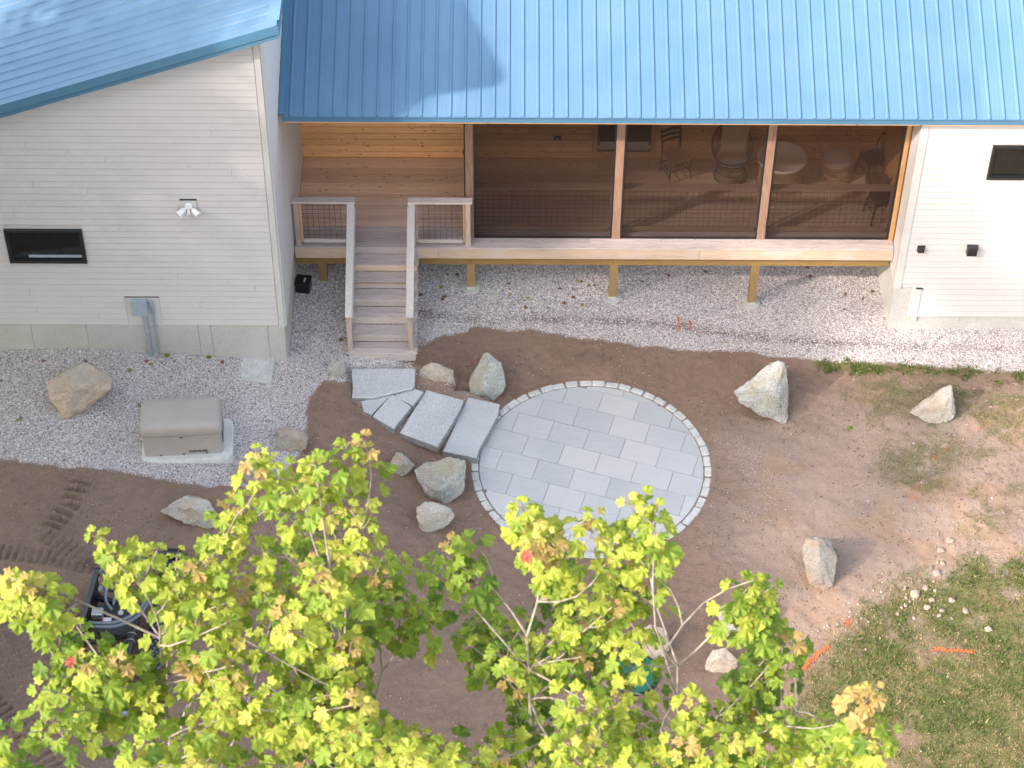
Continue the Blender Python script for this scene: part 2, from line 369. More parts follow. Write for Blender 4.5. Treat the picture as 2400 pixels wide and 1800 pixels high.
def inst(name, me, parent=None, loc=(0, 0, 0), rot=None, scale=None):
    o = bpy.data.objects.new(name, me); COL.objects.link(o)
    if parent is not None: o.parent = parent; o.location = Vector(loc) - world_loc(parent)
    else: o.location = loc
    if rot is not None:
        if isinstance(rot, (Quaternion, Matrix)): o.rotation_euler = rot.to_euler()
        else: o.rotation_euler = rot
    if scale is not None: o.scale = scale if hasattr(scale, '__len__') else (scale,) * 3
    return o
def copy_tree(o, parent=None):
    c = o.copy(); COL.objects.link(c)
    if parent is not None: c.parent = parent
    for ch in [x for x in bpy.data.objects if x.parent == o]: copy_tree(ch, c)
    return c
def big_mesh(name, verts, faces_flat, nside, mats, midx=None, smooth=False):
    """fast mesh from numpy"""
    me = bpy.data.meshes.new(name); nv = len(verts); nf = len(faces_flat) // nside
    me.vertices.add(nv); me.vertices.foreach_set('co', np.asarray(verts, np.float32).ravel())
    me.loops.add(nf * nside); me.loops.foreach_set('vertex_index', np.asarray(faces_flat, np.int32).ravel())
    me.polygons.add(nf); me.polygons.foreach_set('loop_start', np.arange(0, nf * nside, nside, dtype=np.int32))
    try: me.polygons.foreach_set('loop_total', np.full(nf, nside, np.int32))
    except Exception: pass
    for m in mats: me.materials.append(MATS[m])
    if midx is not None: me.polygons.foreach_set('material_index', np.asarray(midx, np.int32))
    if smooth: me.polygons.foreach_set('use_smooth', np.ones(nf, bool))
    me.update(calc_edges=True); me.validate(); return me

# ================================================================ GROUND
def PV(pts): return [tuple(GV(*p)[:2]) for p in pts]
def PZ(z, pts): return [tuple(G(*z(*p))[:2]) for p in pts]
gravel_poly = PV([(905, 750), (960, 722), (1050, 708), (1150, 716), (1300, 737), (1450, 757), (1600, 762), (1700, 772), (1800, 780), (2000, 790), (2212, 805), (2700, 820)]) + \
    [(12, 9), (-16, 9)] + PV([(-400, 930), (0, 992), (150, 1012), (240, 1017), (350, 1036), (440, 1046), (545, 1052), (600, 1030), (640, 990), (662, 950), (655, 905), (672, 860), (700, 822), (745, 832), (762, 800), (893, 800)])
lawn_poly = PV([(1985, 1222), (2212, 1190), (2600, 1170), (2700, 1900), (1660, 1900), (1690, 1540), (1720, 1430), (1800, 1372), (1850, 1305), (1930, 1262)])
strip_poly = PV([(1735, 772), (1800, 778), (2000, 788), (2212, 803), (2500, 815), (2500, 850), (2212, 835), (2050, 815), (1900, 812), (1760, 796)])
sparse_poly = PV([(1790, 815), (2212, 835), (2400, 850), (2400, 1130), (2180, 1120), (2100, 1150), (2010, 1150), (1960, 1090), (1900, 1040), (1920, 950), (1830, 900)])
tan_poly = PV([(1560, 900), (1700, 905), (1740, 850), (1850, 850), (2400, 860), (2500, 1500), (1900, 1330), (1800, 1390), (1700, 1420), (1640, 1300), (1530, 1180), (1560, 1050)])
crumb_poly = PV([(1580, 960), (1660, 945), (1700, 1000), (1680, 1080), (1640, 1130), (1590, 1060)])
sand_poly = PZ(zB, [(380, 240), (450, 500), (560, 640), (800, 770), (1240, 960), (1300, 990), (1500, 950), (1760, 560), (1460, 430), (1360, 430), (1380, 300), (1060, 190), (420, 190)])
moss_polys = [PV(p) for p in ([(1880, 820), (2020, 815), (2200, 850), (2230, 960), (2140, 950), (2080, 900), (1960, 900), (1890, 870)],
    [(1850, 850), (1930, 840), (1950, 890), (1880, 905)], [(1900, 960), (2060, 935), (2100, 980), (2010, 1040), (1910, 1030)], [(2100, 880), (2230, 850), (2240, 960), (2150, 950)],
    [(2080, 1110), (2150, 1100), (2170, 1150), (2100, 1165)])]
xs = np.concatenate([np.linspace(-70, -12, 18)[:-1], np.arange(-12, 10.5, .03), np.linspace(10.5, 70, 18)[1:]])
ys = np.concatenate([np.linspace(-70, -8, 18)[:-1], np.arange(-8, 7.2, .03), np.linspace(7.2, 70, 18)[1:]])
GX, GY = np.meshgrid(xs, ys, indexing='ij')
def masks(x, y):
    wob = (fbm(x, y, 2.2, 4, 3) - .5) * .35 + (fbm(x, y, 9, 2, 8) - .5) * .12
    m = {}
    m['gravel'] = sstep(-.03, .05, sdist(x, y, gravel_poly) + wob * .45)
    m['grass'] = np.maximum(sstep(-.12, .45, sdist(x, y, lawn_poly) + wob * 2.2), sstep(-.03, .1, sdist(x, y, strip_poly) + wob * .6))
    m['grass'] *= 1 - .8 * sstep(.52, .66, fbm(x, y, 1.1, 4, 22))
    sp = np.zeros_like(x)
    for p in moss_polys: sp = np.maximum(sp, sstep(-.25, .25, sdist(x, y, p) + wob * 1.6))
    m['moss'] = np.clip(sp * .75 + .5 * sstep(-.1, .3, sdist(x, y, sparse_poly)) * sstep(.5, .62, fbm(x, y, 2.6, 4, 77)), 0, 1) * sstep(.35, .55, fbm(x, y, 6, 3, 9) + .1)
    m['tan'] = np.clip(sstep(-.7, .8, sdist(x, y, tan_poly) + wob * 1.5) * (.72 + .5 * (fbm(x, y, 1.3, 3, 5) - .3)) + .08, 0, 1)
    m['crumb'] = sstep(-.35, .3, sdist(x, y, crumb_poly) + wob)
    m['sand'] = sstep(-.04, .1, sdist(x, y, sand_poly) + wob * .3)
    m['tan'] = np.maximum(m['tan'], m['sand'] * .8); m['tan'] = np.maximum(m['tan'], m['crumb'] * .8)
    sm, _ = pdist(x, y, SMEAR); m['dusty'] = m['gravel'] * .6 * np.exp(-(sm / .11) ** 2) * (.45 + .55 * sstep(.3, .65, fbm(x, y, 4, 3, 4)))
    o, _ = pdist(x, y, PV([(905, 745), (900, 775), (880, 782)])); m['ochre'] = .7 * np.exp(-(o / .13) ** 2)
    m['ochre'] = np.maximum(m['ochre'], .35 * sstep(.55, .7, fbm(x, y, 1.7, 3, 55)) * m['tan'])
    return m
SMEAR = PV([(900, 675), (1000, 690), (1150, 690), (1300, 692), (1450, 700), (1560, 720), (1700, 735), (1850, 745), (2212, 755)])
m = masks(GX, GY)
Z = gz(GX, GY)
soil = (1 - m['gravel']) * (np.hypot(GX, GY) > 2.02)
Z = Z + soil * ((fbm(GX, GY, 1.3, 4, 1) - .5) * .10 + (fbm(GX, GY, 9, 3, 2) - .5) * .034) + (fbm(GX, GY, 3, 4, 6) - .5) * .03 * m['gravel']
for line, w, lug, amp in (
        (PV([(180, 1030), (150, 1090), (105, 1145)]), .19, .16, .050), (PV([(-60, 1185), (80, 1200), (270, 1240)]), .16, .12, .036),
        (PV([(-60, 1240), (60, 1290), (200, 1350)]), .16, .12, .030), (PV([(-30, 1500), (60, 1600), (140, 1690)]), .17, .12, .042),
        (PV([(-60, 1600), (30, 1680)]), .17, .12, .042), (PV([(90, 1155), (190, 1205), (260, 1260)]), .15, .12, .032),
        (PV([(2230, 960), (2080, 1060)]), .30, .12, .0045), (PV([(2250, 1110), (2120, 1150)]), .2, .12, .004), (PV([(0, 1330), (120, 1500)]), .13, .11, .015)):
    D, Lg = pdist(GX, GY, line); prof = sstep(w, w * .75, D)
    saw = np.sin(Lg * 2 * math.pi / lug + np.where(D > .02, 0, 1.)); saw = np.clip(saw * 1.8, -1, 1)
    total = max(Lg.max(), .1); end = (Lg > .01) & (Lg < total - .01)
    prof = prof * (.55 + .9 * (fbm(GX, GY, 6, 3, 91) - .25)); saw = saw + (fbm(GX, GY, 22, 2, 92) - .5) * .9
    Z = Z + prof * soil * end * (saw * amp * .85 - amp * .4) + soil * amp * .5 * np.exp(-((D - w * 1.1) / .03) ** 2) * end
for i in range(26):                                     # rake and foot scrapes
    rx, ry = GV(RNG.uniform(1000, 1650), RNG.uniform(735, 800))[:2]; a = RNG.uniform(-.5, .5); L = RNG.uniform(.08, .25)
    D, _ = pdist(GX, GY, [(rx, ry), (rx + L * math.sin(a), ry - L * math.cos(a))]); Z = Z - soil * .014 * np.exp(-(D / .022) ** 2)
Z = np.where(np.hypot(GX, GY) < 1.93, -.06, Z)
_a = onz(*zB(730, 360), .45); _b = onz(*zB(1480, 740), .15); _d = _b - _a; _t = np.clip(((GX - _a[0]) * _d[0] + (GY - _a[1]) * _d[1]) / (_d[0] ** 2 + _d[1] ** 2), 0, 1.15)
Z = np.where(np.hypot(GX, GY) > 1.95, Z + (.385 - .30 * _t - Z) * m['sand'], Z)
ni, nj = GX.shape
idx = np.arange(ni * nj).reshape(ni, nj)
quads = np.stack([idx[:-1, :-1], idx[1:, :-1], idx[1:, 1:], idx[:-1, 1:]], -1).reshape(-1)
gme = big_mesh('ground', np.stack([GX, GY, Z], -1).reshape(-1, 3), quads, 4, ['ground_soil'], smooth=True)
for k in ('gravel', 'grass', 'moss', 'tan', 'ochre', 'dusty'):
    a = gme.attributes.new(k, 'FLOAT', 'POINT'); a.data.foreach_set('value', m[k].astype(np.float32).ravel())
ground = tag(inst('ground', gme), 'bare brown soil, gravel bed and patchy lawn around the house', None, None, 'structure')
def bil(A, x, y):
    i = np.clip(np.searchsorted(xs, x) - 1, 0, ni - 2); j = np.clip(np.searchsorted(ys, y) - 1, 0, nj - 2)
    fx = (x - xs[i]) / (xs[i + 1] - xs[i]); fy = (y - ys[j]) / (ys[j + 1] - ys[j])
    return (A[i, j] * (1 - fx) + A[i + 1, j] * fx) * (1 - fy) + (A[i, j + 1] * (1 - fx) + A[i + 1, j + 1] * fx) * fy
def gh(x, y): return float(bil(Z, np.array([x]), np.array([y]))[0])
def GD(u, v):
    p = G(u, v); z = gh(p[0], p[1]); return Vector((p[0], p[1], z))
def scatter(name, n, box, dens, size, mats, midxf, lift=.3, label=None, flat=.65):
    x = RNG.uniform(box[0], box[1], n); y = RNG.uniform(box[2], box[3], n)
    k = RNG.random(n) < dens(x, y); x = x[k]; y = y[k]; n = len(x)
    z = bil(Z, x, y); s = size(n)
    base = np.array([(1, 0, 0), (0, 1, 0), (-1, 0, 0), (0, -1, 0), (0, 0, 1), (0, 0, -1)], float)
    F = np.array([(0, 1, 4), (1, 2, 4), (2, 3, 4), (3, 0, 4), (1, 0, 5), (2, 1, 5), (3, 2, 5), (0, 3, 5)])
    J = base[None] * RNG.uniform(.6, 1.25, (n, 6, 1)) + RNG.uniform(-.25, .25, (n, 6, 3)); J[:, :, 2] *= flat
    a = RNG.uniform(0, 6.28, n); ca, sa = np.cos(a)[:, None], np.sin(a)[:, None]
    X = J[:, :, 0] * ca - J[:, :, 1] * sa; Y = J[:, :, 0] * sa + J[:, :, 1] * ca
    Vt = np.stack([X * s[:, None] + x[:, None], Y * s[:, None] + y[:, None], J[:, :, 2] * s[:, None] + (z + s * lift)[:, None]], -1)
    Fc = (F[None] + (np.arange(n) * 6)[:, None, None]).reshape(-1)
    me = big_mesh(name, Vt.reshape(-1, 3), Fc, 3, mats, np.repeat(midxf(n), 8))
    return tag(inst(name, me), label, None, None, 'stuff')
VIS = (-10.6, 9.6, -7.2, 6.6)
def d_gravel(x, y):
    mm_ = masks(x, y); hidden = ((x < -5.05) & (y > 1.85)) | ((x > 5.2) & (y > 3.3)) | (y > 6)
    return np.where(hidden, 0, mm_['gravel'] * (.95 - .45 * mm_['dusty']) + .06 * mm_['sand'])
scatter('gravel', 420000, VIS, d_gravel, lambda n: RNG.uniform(.008, .017, n) * np.where(RNG.random(n) < .03, 1.5, 1), ['pebble_light', 'pebble_mid', 'pebble_dark'],
        lambda n: RNG.choice(3, n, p=[.62, .30, .08]), .3, 'loose crushed stone gravel in white, grey and dark chips')
def d_clod(x, y):
    mm_ = masks(x, y); return (1 - mm_['gravel']) * (np.hypot(x, y) > 2.0) * (.25 + .75 * (fbm(x, y, 1.5, 3, 31) > .52)) * (1 - .6 * mm_['grass'])
scatter('soil_crumbs', 130000, VIS, d_clod, lambda n: .004 + .020 * RNG.random(n) ** 6, ['clod', 'clod_pale'],
        lambda n: RNG.choice(2, n, p=[.75, .25]), .1, 'crumbs and clods of loose brown earth')
scatter('fine_gravel', 90000, (1.8, 6, -3, 2.5), lambda x, y: masks(x, y)['crumb'] * .8 * (fbm(x, y, 3, 3, 12) > .42), lambda n: RNG.uniform(.003, .008, n), ['clod_pale', 'pebble_mid'],
        lambda n: RNG.choice(2, n, p=[.6, .4]), .2, 'fine pale gravel worked into the soil right of the patio')
rub = PV([(1600, 1440), (1700, 1400), (1800, 1370), (1900, 1300), (2010, 1240), (2050, 1170)])
def d_rub(x, y):
    D, L = pdist(x, y, rub); return np.exp(-(D / .28) ** 2) * .8 + .12 * masks(x, y)['tan'] * (fbm(x, y, 2, 3, 41) > .5)
scatter('crushed_stone', 26000, (2, 9.6, -7, 3), d_rub, lambda n: .006 + .022 * RNG.random(n) ** 4, ['rubble', 'pebble_mid'],
        lambda n: RNG.choice(2, n, p=[.8, .2]), .1, 'pale stone chips along the edge of the lawn')

# grass blades: triangles
def grass(name, n, box, dens, hgt, label, pm):
    x = RNG.uniform(box[0], box[1], n); y = RNG.uniform(box[2], box[3], n); k = RNG.random(n) < dens(x, y); x = x[k]; y = y[k]; n = len(x)
    z = bil(Z, x, y); h = hgt(n); a = RNG.uniform(0, 6.28, n); w = h * RNG.uniform(.10, .28, n); le = RNG.uniform(.4, 1.2, n); b = RNG.uniform(0, 6.28, n)
    p0 = np.stack([x - w * np.cos(a), y - w * np.sin(a), z - .003], -1); p1 = np.stack([x + w * np.cos(a), y + w * np.sin(a), z - .003], -1)
    p2 = np.stack([x + h * le * np.cos(b), y + h * le * np.sin(b), z + h * .75], -1)
    me = big_mesh(name, np.stack([p0, p1, p2], 1).reshape(-1, 3), np.arange(n * 3), 3, ['grass_green', 'grass_olive', 'grass_dry'], RNG.choice(3, n, p=pm) if not callable(pm) else pm(x, y))
    return tag(inst(name, me), label, None, None, 'stuff')
def lawn_mat(x, y):
    f = fbm(x, y, 1.6, 3, 61); r = RNG.random(len(x)); g = np.clip(2.2 - 3.6 * f + 0, .06, .66)
    return np.where(r < g, 0, np.where(r < g + .38, 1, 2))
grass('lawn_grass', 190000, (2.2, 9.6, -7.4, .6), lambda x, y: masks(x, y)['grass'] * .95, lambda n: RNG.uniform(.012, .05, n), 'short weedy green and straw coloured grass', lawn_mat)
def d_clump(x, y): return masks(x, y)['grass'] * (fbm(x, y, 4.5, 3, 66) > .53) * .9
grass('weed_clumps', 60000, (2.2, 9.6, -7.4, .6), d_clump, lambda n: RNG.uniform(.03, .075, n), 'taller tufts of weedy grass in the lawn', [.75, .15, .10])
grass('grass_edge', 40000, (4.0, 9.6, 1.3, 3.0), lambda x, y: sstep(-.05, .12, sdist(x, y, strip_poly) + (fbm(x, y, 5, 3, 8) - .5) * .5) * (fbm(x, y, 3.5, 3, 18) > .38), lambda n: RNG.uniform(.02, .065, n), 'strip of green grass along the gravel edge', [.7, .2, .1])
grass('sparse_grass', 150000, (3.4, 9.6, -2.2, 2.6), lambda x, y: masks(x, y)['moss'] * .8, lambda n: RNG.uniform(.010, .036, n), 'thin patchy grass on the dry soil', [.42, .38, .20])

# ================================================================ PATIO
t0 = np.array([-1.043, 1.628]); tL = np.array([.585, -.194]); tW = np.array([-.129, -.429])
lw = (tL[0] * tW[1] - tL[1] * tW[0])
RIN = 1.815
patio = MB().prism([(1.93 * math.cos(a), 1.93 * math.sin(a)) for a in np.linspace(0, 2 * math.pi, 72, endpoint=False)], -.08, -.012).build('patio', 'joint_sand')
tag(patio, 'round patio of grey stone pavers with a ring of granite cobbles', None, None, 'structure')
def clip_poly(poly, fn):
    out = []
    for i in range(len(poly)):
        a, b = poly[i], poly[(i + 1) % len(poly)]; fa, fb = fn(a), fn(b)
        if fa >= 0: out.append(a)
        if (fa >= 0) != (fb >= 0):
            t = fa / (fa - fb); out.append((a[0] + (b[0] - a[0]) * t, a[1] + (b[1] - a[1]) * t))
    return out
for j in range(-2, 9):
    off = .5 if (j % 2 == 0) else 0.
    for i in range(-5, 9):
        o = t0 + (i + off) * tL + j * tW; g = .0035
        eL = tL / np.linalg.norm(tL) * g; eW = tW / np.linalg.norm(tW) * g
        q = [tuple(o + eL + eW), tuple(o + tL - eL + eW), tuple(o + tL + tW - eL - eW), tuple(o + tW + eL - eW)]
        if all(math.hypot(*p) > RIN + .5 for p in q): continue
        for k in range(60):
            a = 2 * math.pi * k / 60; q = clip_poly(q, lambda p: RIN - p[0] * math.cos(a) - p[1] * math.sin(a))
            if len(q) < 3: break
        if len(q) < 3: continue
        area = abs(sum(q[k][0] * q[(k + 1) % len(q)][1] - q[(k + 1) % len(q)][0] * q[k][1] for k in range(len(q)))) / 2
        if area < .004: continue
        zt = RNG.uniform(-.003, .003)
        qq = [q[0]]
        for p in q[1:]:
            if math.hypot(p[0] - qq[-1][0], p[1] - qq[-1][1]) > .002: qq.append(p)
        if len(qq) >= 3: MB().prism(qq, -.03, zt).build('paver', 'paver', patio)
nC = 53
def cobble(w, l, h, seed):
    r = np.random.default_rng(seed); bm = bmesh.new(); bmesh.ops.create_cube(bm, size=1)
    for v in bm.verts: v.co = Vector((v.co.x * l, v.co.y * w, v.co.z * h)) + Vector(r.uniform(-.010, .010, 3))
    bmesh.ops.bevel(bm, geom=list(bm.edges), offset=.014, segments=1, affect='EDGES', profile=.5)
    me = bpy.data.meshes.new('edging_cobble'); bm.to_mesh(me); bm.free(); me.materials.append(MATS['cobble']); return me
cm = [cobble(.115, .205, .12, i) for i in range(9)]
for k in range(nC):
    a = 2 * math.pi * (k + .5) / nC + RNG.uniform(-.008, .008); r = 1.895
    inst('edging_cobble', cm[k % 9], patio, (r * math.cos(a), r * math.sin(a), -.045 + RNG.uniform(-.006, .006)), (0, 0, a + math.pi / 2 + RNG.uniform(-.05, .05) + (math.pi if k % 2 else 0)), (RNG.uniform(.92, 1.04), 1, 1))

# ================================================================ GRANITE STEPS
def slab(pts, ztop, thick, label, mat='granite', z0=None):
    P = [onz(*zB(*p), ztop)[:2] for p in pts]
    # rough split edges: subdivide outline with jitter
    Q = []
    n = len(P)
    for i in range(n):
        a, b = P[i], P[(i + 1) % n]; L = np.linalg.norm(b - a); k = max(1, int(L / .07)); nrm = np.array([-(b - a)[1], (b - a)[0]]) / (L + 1e-9)
        for q in range(k): Q.append(a + (b - a) * q / k + nrm * RNG.uniform(-.0035, .0035) * (q > 0))
    c = sum(Q) / len(Q); loc = Vector((c[0], c[1], ztop - thick)); nQ = len(Q)
    bm = bmesh.new()
    ring = lambda s, z, j: [bm.verts.new((c[0] + (q[0] - c[0]) * s + RNG.uniform(-j, j), c[1] + (q[1] - c[1]) * s + RNG.uniform(-j, j), z + RNG.uniform(-j, j) * .5)) for q in Q]
    r0 = ring(1.0, ztop - thick, .004); r1 = ring(1.004, ztop - .4 * thick, .006); r2 = ring(1.0, ztop - .018, .003); r3 = ring(.975, ztop, .001)
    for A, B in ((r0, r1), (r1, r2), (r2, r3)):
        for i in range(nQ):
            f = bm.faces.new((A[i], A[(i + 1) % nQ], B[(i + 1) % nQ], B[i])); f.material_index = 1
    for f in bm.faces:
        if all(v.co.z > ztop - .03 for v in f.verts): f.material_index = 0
    f = bm.faces.new(r3); f.material_index = 0; bm.faces.new(r0[::-1])
    bmesh.ops.recalc_face_normals(bm, faces=bm.faces)
    for v in bm.verts: v.co -= loc
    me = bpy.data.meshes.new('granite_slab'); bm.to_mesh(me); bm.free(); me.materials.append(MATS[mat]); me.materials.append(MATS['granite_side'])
    return tag(inst('granite_slab', me, None, loc), label, 'stone slab', 'granite slabs stepping down to the patio')
slab([(452, 235), (1008, 232), (1005, 375), (985, 403), (640, 485), (460, 483), (466, 400)], .47, .16, 'widest grey granite slab directly below the wooden stairs')
slab([(540, 518), (770, 460), (785, 470), (628, 634), (560, 600)], .415, .15, 'left half of the cracked granite slab, broken wedge piece')
slab([(795, 458), (828, 465), (972, 560), (820, 752), (640, 645)], .412, .15, 'right half of the cracked granite slab, larger broken piece')
slab([(825, 450), (995, 405), (1080, 435), (985, 552), (850, 490)], .405, .12, 'smallest triangular granite piece wedged between the large slabs')
slab([(1105, 415), (1425, 505), (1400, 580), (1200, 908), (875, 785)], .32, .15, 'second large rectangular granite slab in the middle of the steps')
slab([(1465, 478), (1738, 540), (1720, 640), (1560, 925), (1538, 1003), (1245, 945)], .17, .19, 'thick granite slab overlapping the rim of the round patio')

# ================================================================ ROCKS
def mk_rock(z, outline, ridge, mat, label, cuts=6, rough=.02, seed=0, lean=.5, name='boulder', group='landscape boulders around the patio', cat='boulder'):
    O = [z(*p) for p in outline]
    vb = max(O, key=lambda p: p[1]); base = G(*vb); D = np.linalg.norm(base - CAM)
    vd = base - CAM; vd /= D
    # visible face lies on a plane through the lowest point, leaning back
    n = np.array([0, -math.cos(lean), math.sin(lean)])
    def onp(u, v, push=0):
        d = ray(u, v); t = ((base - CAM) @ n) / (d @ n); return CAM + d * t - vd * push
    pts = [onp(*o) for o in O]
    P = list(pts)
    cm_ = sum(pts) / len(pts)
    for (u_, v_), p in zip(O, pts):
        h_ = p[2] - float(gz(p[0], p[1]))
        if h_ > .03: q_ = p + (G(u_, v_) - p) * .80; P.append(q_ + (cm_ + (G(u_, v_) - p) * .8 - q_) * .12)
        else: P.append(p + vd * .10)
    P.append(np.array([cm_[0], cm_[1], float(gz(cm_[0], cm_[1])) - .12]))
    for r in ridge: P.append(onp(*z(r[0], r[1]), r[2] if len(r) > 2 else .10))
    c = sum(pts) / len(pts); loc = Vector((c[0], c[1], float(gz(c[0], c[1]))))
    bm = bmesh.new()
    for p in P: bm.verts.new(Vector(p) - loc)
    r = bmesh.ops.convex_hull(bm, input=bm.verts)
    bmesh.ops.delete(bm, geom=[v for v in bm.verts if not v.link_faces], context='VERTS')
    bmesh.ops.triangulate(bm, faces=bm.faces)
    bmesh.ops.subdivide_edges(bm, edges=bm.edges, cuts=cuts, use_grid_fill=True)
    bmesh.ops.triangulate(bm, faces=bm.faces)
    for k in range(1): bmesh.ops.smooth_vert(bm, verts=bm.verts, factor=.30, use_axis_x=True, use_axis_y=True, use_axis_z=True)
    bm.normal_update(); size = max(np.ptp([p[0] for p in pts]), .15)
    off = Vector((seed * 13.7, seed * 7.1, seed * 3.3))
    for v in bm.verts:
        q = v.co + off
        w = abs(mnoise.noise(q * (2.2 / size))) * 1.6 - .5
        rg = 1 - abs(mnoise.noise(q * (4.2 / size))) * 2
        v.co += v.normal * size * (rough * 2.0 * w - rough * 2.2 * max(0, rg - .6) + rough * 1.2 * mnoise.noise(q * (7.5 / size)) + rough * .9 * mnoise.noise(q * (19 / size)))
    bm.normal_update()
    me = bpy.data.meshes.new(name); bm.to_mesh(me); bm.free(); me.materials.append(MATS[mat])
    me.polygons.foreach_set('use_smooth', [True] * len(me.polygons)); me.set_sharp_from_angle(angle=math.radians(24))
    return tag(inst(name, me, None, loc), label, cat, group)
ident = lambda x, y: (x * V, y * V)
ROCKS = [
 (zA, [(300,820),(330,800),(430,720),(545,685),(600,700),(690,745),(735,800),(720,860),(590,960),(510,1020),(450,1062),(400,1050),(320,920)], [(530,850,.16),(470,900,.18),(465,1000,.08),(400,760,.10)], 'rock_tan', 'big tan angular boulder on the gravel, leftmost of all'),
 (zA, [(1800,1115),(1870,1105),(1960,1130),(1995,1170),(1985,1250),(1900,1275),(1800,1260),(1785,1180)], [(1900,1180,.08)], 'rock_dark', 'small grey brown boulder on the gravel edge above the maple tips'),
 (zA, [(1505,1380),(1560,1335),(1700,1330),(1775,1380),(1720,1450),(1660,1510),(1620,1450),(1540,1430)], [(1650,1390,.05)], 'rock_dark', 'flat boulder right below the generator, partly under leaves'),
 (ident, [(347,1105),(375,1080),(405,1068),(450,1080),(470,1110),(465,1140),(445,1145),(390,1128)], [(400,1090,.06),(440,1110,.05)], 'rock_pale', 'rounded pale boulder half sunk in the soil below the generator'),
 (zB, [(235,250),(270,190),(320,170),(390,155),(415,260),(350,320),(290,310)], [(330,240,.05)], 'rock_grey', 'small embedded stone at the left foot of the stairs'),
 (zB, [(1028,320),(1050,240),(1140,180),(1200,185),(1340,245),(1365,380),(1345,420),(1180,405),(1060,375)], [(1120,250,.09),(1270,280,.09)], 'rock_tan', 'smooth rounded tan boulder right of the stair foot'),
 (zB, [(1475,370),(1500,270),(1560,180),(1600,105),(1640,98),(1760,185),(1775,290),(1800,385),(1760,440),(1690,520),(1600,500),(1475,460)], [(1620,170,.08),(1640,300,.12),(1600,420,.12)], 'rock_grey', 'upright angular grey boulder touching the last granite slab'),
 (zB, [(772,1080),(840,955),(900,965),(1012,1075),(950,1140),(890,1170),(810,1130)], [(900,1050,.07)], 'rock_dark', 'small square boulder left of the largest mossy grey one'),
 (zB, [(990,1110),(1080,1060),(1250,1010),(1300,990),(1450,1020),(1455,1060),(1425,1120),(1445,1200),(1430,1300),(1380,1350),(1290,1405),(1130,1370),(1110,1270),(1000,1150)], [(1150,1090,.12),(1350,1100,.08),(1180,1300,.12),(1380,1250,.07)], 'rock_grey', 'largest mossy grey boulder at the left rim of the patio'),
 (zB, [(1020,1430),(1090,1385),(1200,1395),(1320,1440),(1350,1500),(1300,1590),(1120,1655),(1060,1650),(1015,1520)], [(1100,1470,.10),(1250,1480,.08)], 'rock_pale', 'pale boulder with dark spots below the mossy one'),
 (zC, [(335,605),(385,560),(470,500),(545,425),(590,407),(665,410),(682,520),(695,620),(690,740),(680,810),(640,815),(530,765),(440,720),(350,660)], [(530,500,.03),(520,640,.12),(600,600,.17),(650,450,.05),(660,700,.09),(430,600,.05)], 'rock_grey', 'tall standing grey boulder with a tan left flank right of the patio'),
 (zC, [(1455,740),(1560,650),(1740,550),(1760,650),(1775,740),(1750,785),(1700,810),(1600,810),(1530,775)], [(1660,700,.10),(1600,655,.05),(1750,720,.08)], 'rock_pale', 'wedge shaped cream boulder on the dry grass, rightmost'),
 (zD, [(1320,220),(1350,175),(1420,150),(1510,180),(1555,290),(1550,380),(1515,420),(1530,485),(1470,510),(1380,480),(1355,420),(1350,330)], [(1435,190,.16),(1440,300,.18),(1410,430,.10)], 'rock_dark', 'ridged brown boulder standing alone on the sandy soil'),
 (zD, [(765,640),(820,600),(900,585),(1000,640),(1040,700),(1060,780),(1000,870),(900,850),(830,810),(790,730)], [(880,650,.12),(930,760,.12)], 'rock_pale', 'whitest rounded boulder half behind the right maple'),
 (zD, [(285,760),(345,725),(420,750),(460,800),(465,900),(430,940),(350,950),(290,900)], [(350,800,.08),(420,820,.08)], 'rock_tan', 'rounded speckled boulder above the green lid'),
 (zD, [(60,790),(180,780),(270,850),(240,930),(120,880)], [(160,830,.06)], 'rock_grey', 'low grey boulder hidden by leaves above the green lid'),
 (zD, [(690,1000),(740,890),(830,878),(920,960),(910,1010),(850,1050),(760,1050),(700,1030)], [(790,940,.10),(740,1000,.04)], 'rock_tan', 'small rust stained boulder below the whitest one'),
 (ident, [(1236,1442),(1262,1438),(1270,1480),(1252,1492),(1240,1470)], [(1252,1460,.03)], 'rock_grey', 'small pale stone between the maples left of the green lid'),
]
for i, (z, o, r, mt, lb) in enumerate(ROCKS): mk_rock(z, o, r, mt, lb, seed=i + 1)
rubm = []
for k in range(7):
    bm = bmesh.new(); bmesh.ops.create_icosphere(bm, subdivisions=2, radius=1)
    for v in bm.verts: v.co = v.co * (1 + .45 * mnoise.noise(v.co * 1.1 + Vector((k * 9, 3, 1)))) ; v.co.z *= .62
    me = bpy.data.meshes.new('rubble_stone'); bm.to_mesh(me); bm.free(); me.materials.append(MATS['rubble']); rubm.append(me)
RUB = [(1575,250,36),(1495,325,34),(1510,445,26),(1460,540,38),(1465,430,16),(1410,485,12),(1360,665,28),(1270,715,46),(1195,740,24),(1415,760,32),(1375,825,30),(1225,765,14),(1190,805,16),(1440,685,20),(1430,600,16),(1585,770,34),(1500,855,22),(1480,895,20),(1705,860,32),(1590,915,16),(1260,910,18),(1135,968,12),(1900,1020,34),(805,918,14),(845,1188,14),(600,975,20),(515,985,18),(320,1170,16),(400,1175,14),(355,1185,12),(1120,880,20),(1155,825,14),(1800,480,8),(600,1585,18),(1600,140,14),(2030,10,12),(780,800,12),(1180,670,14)]
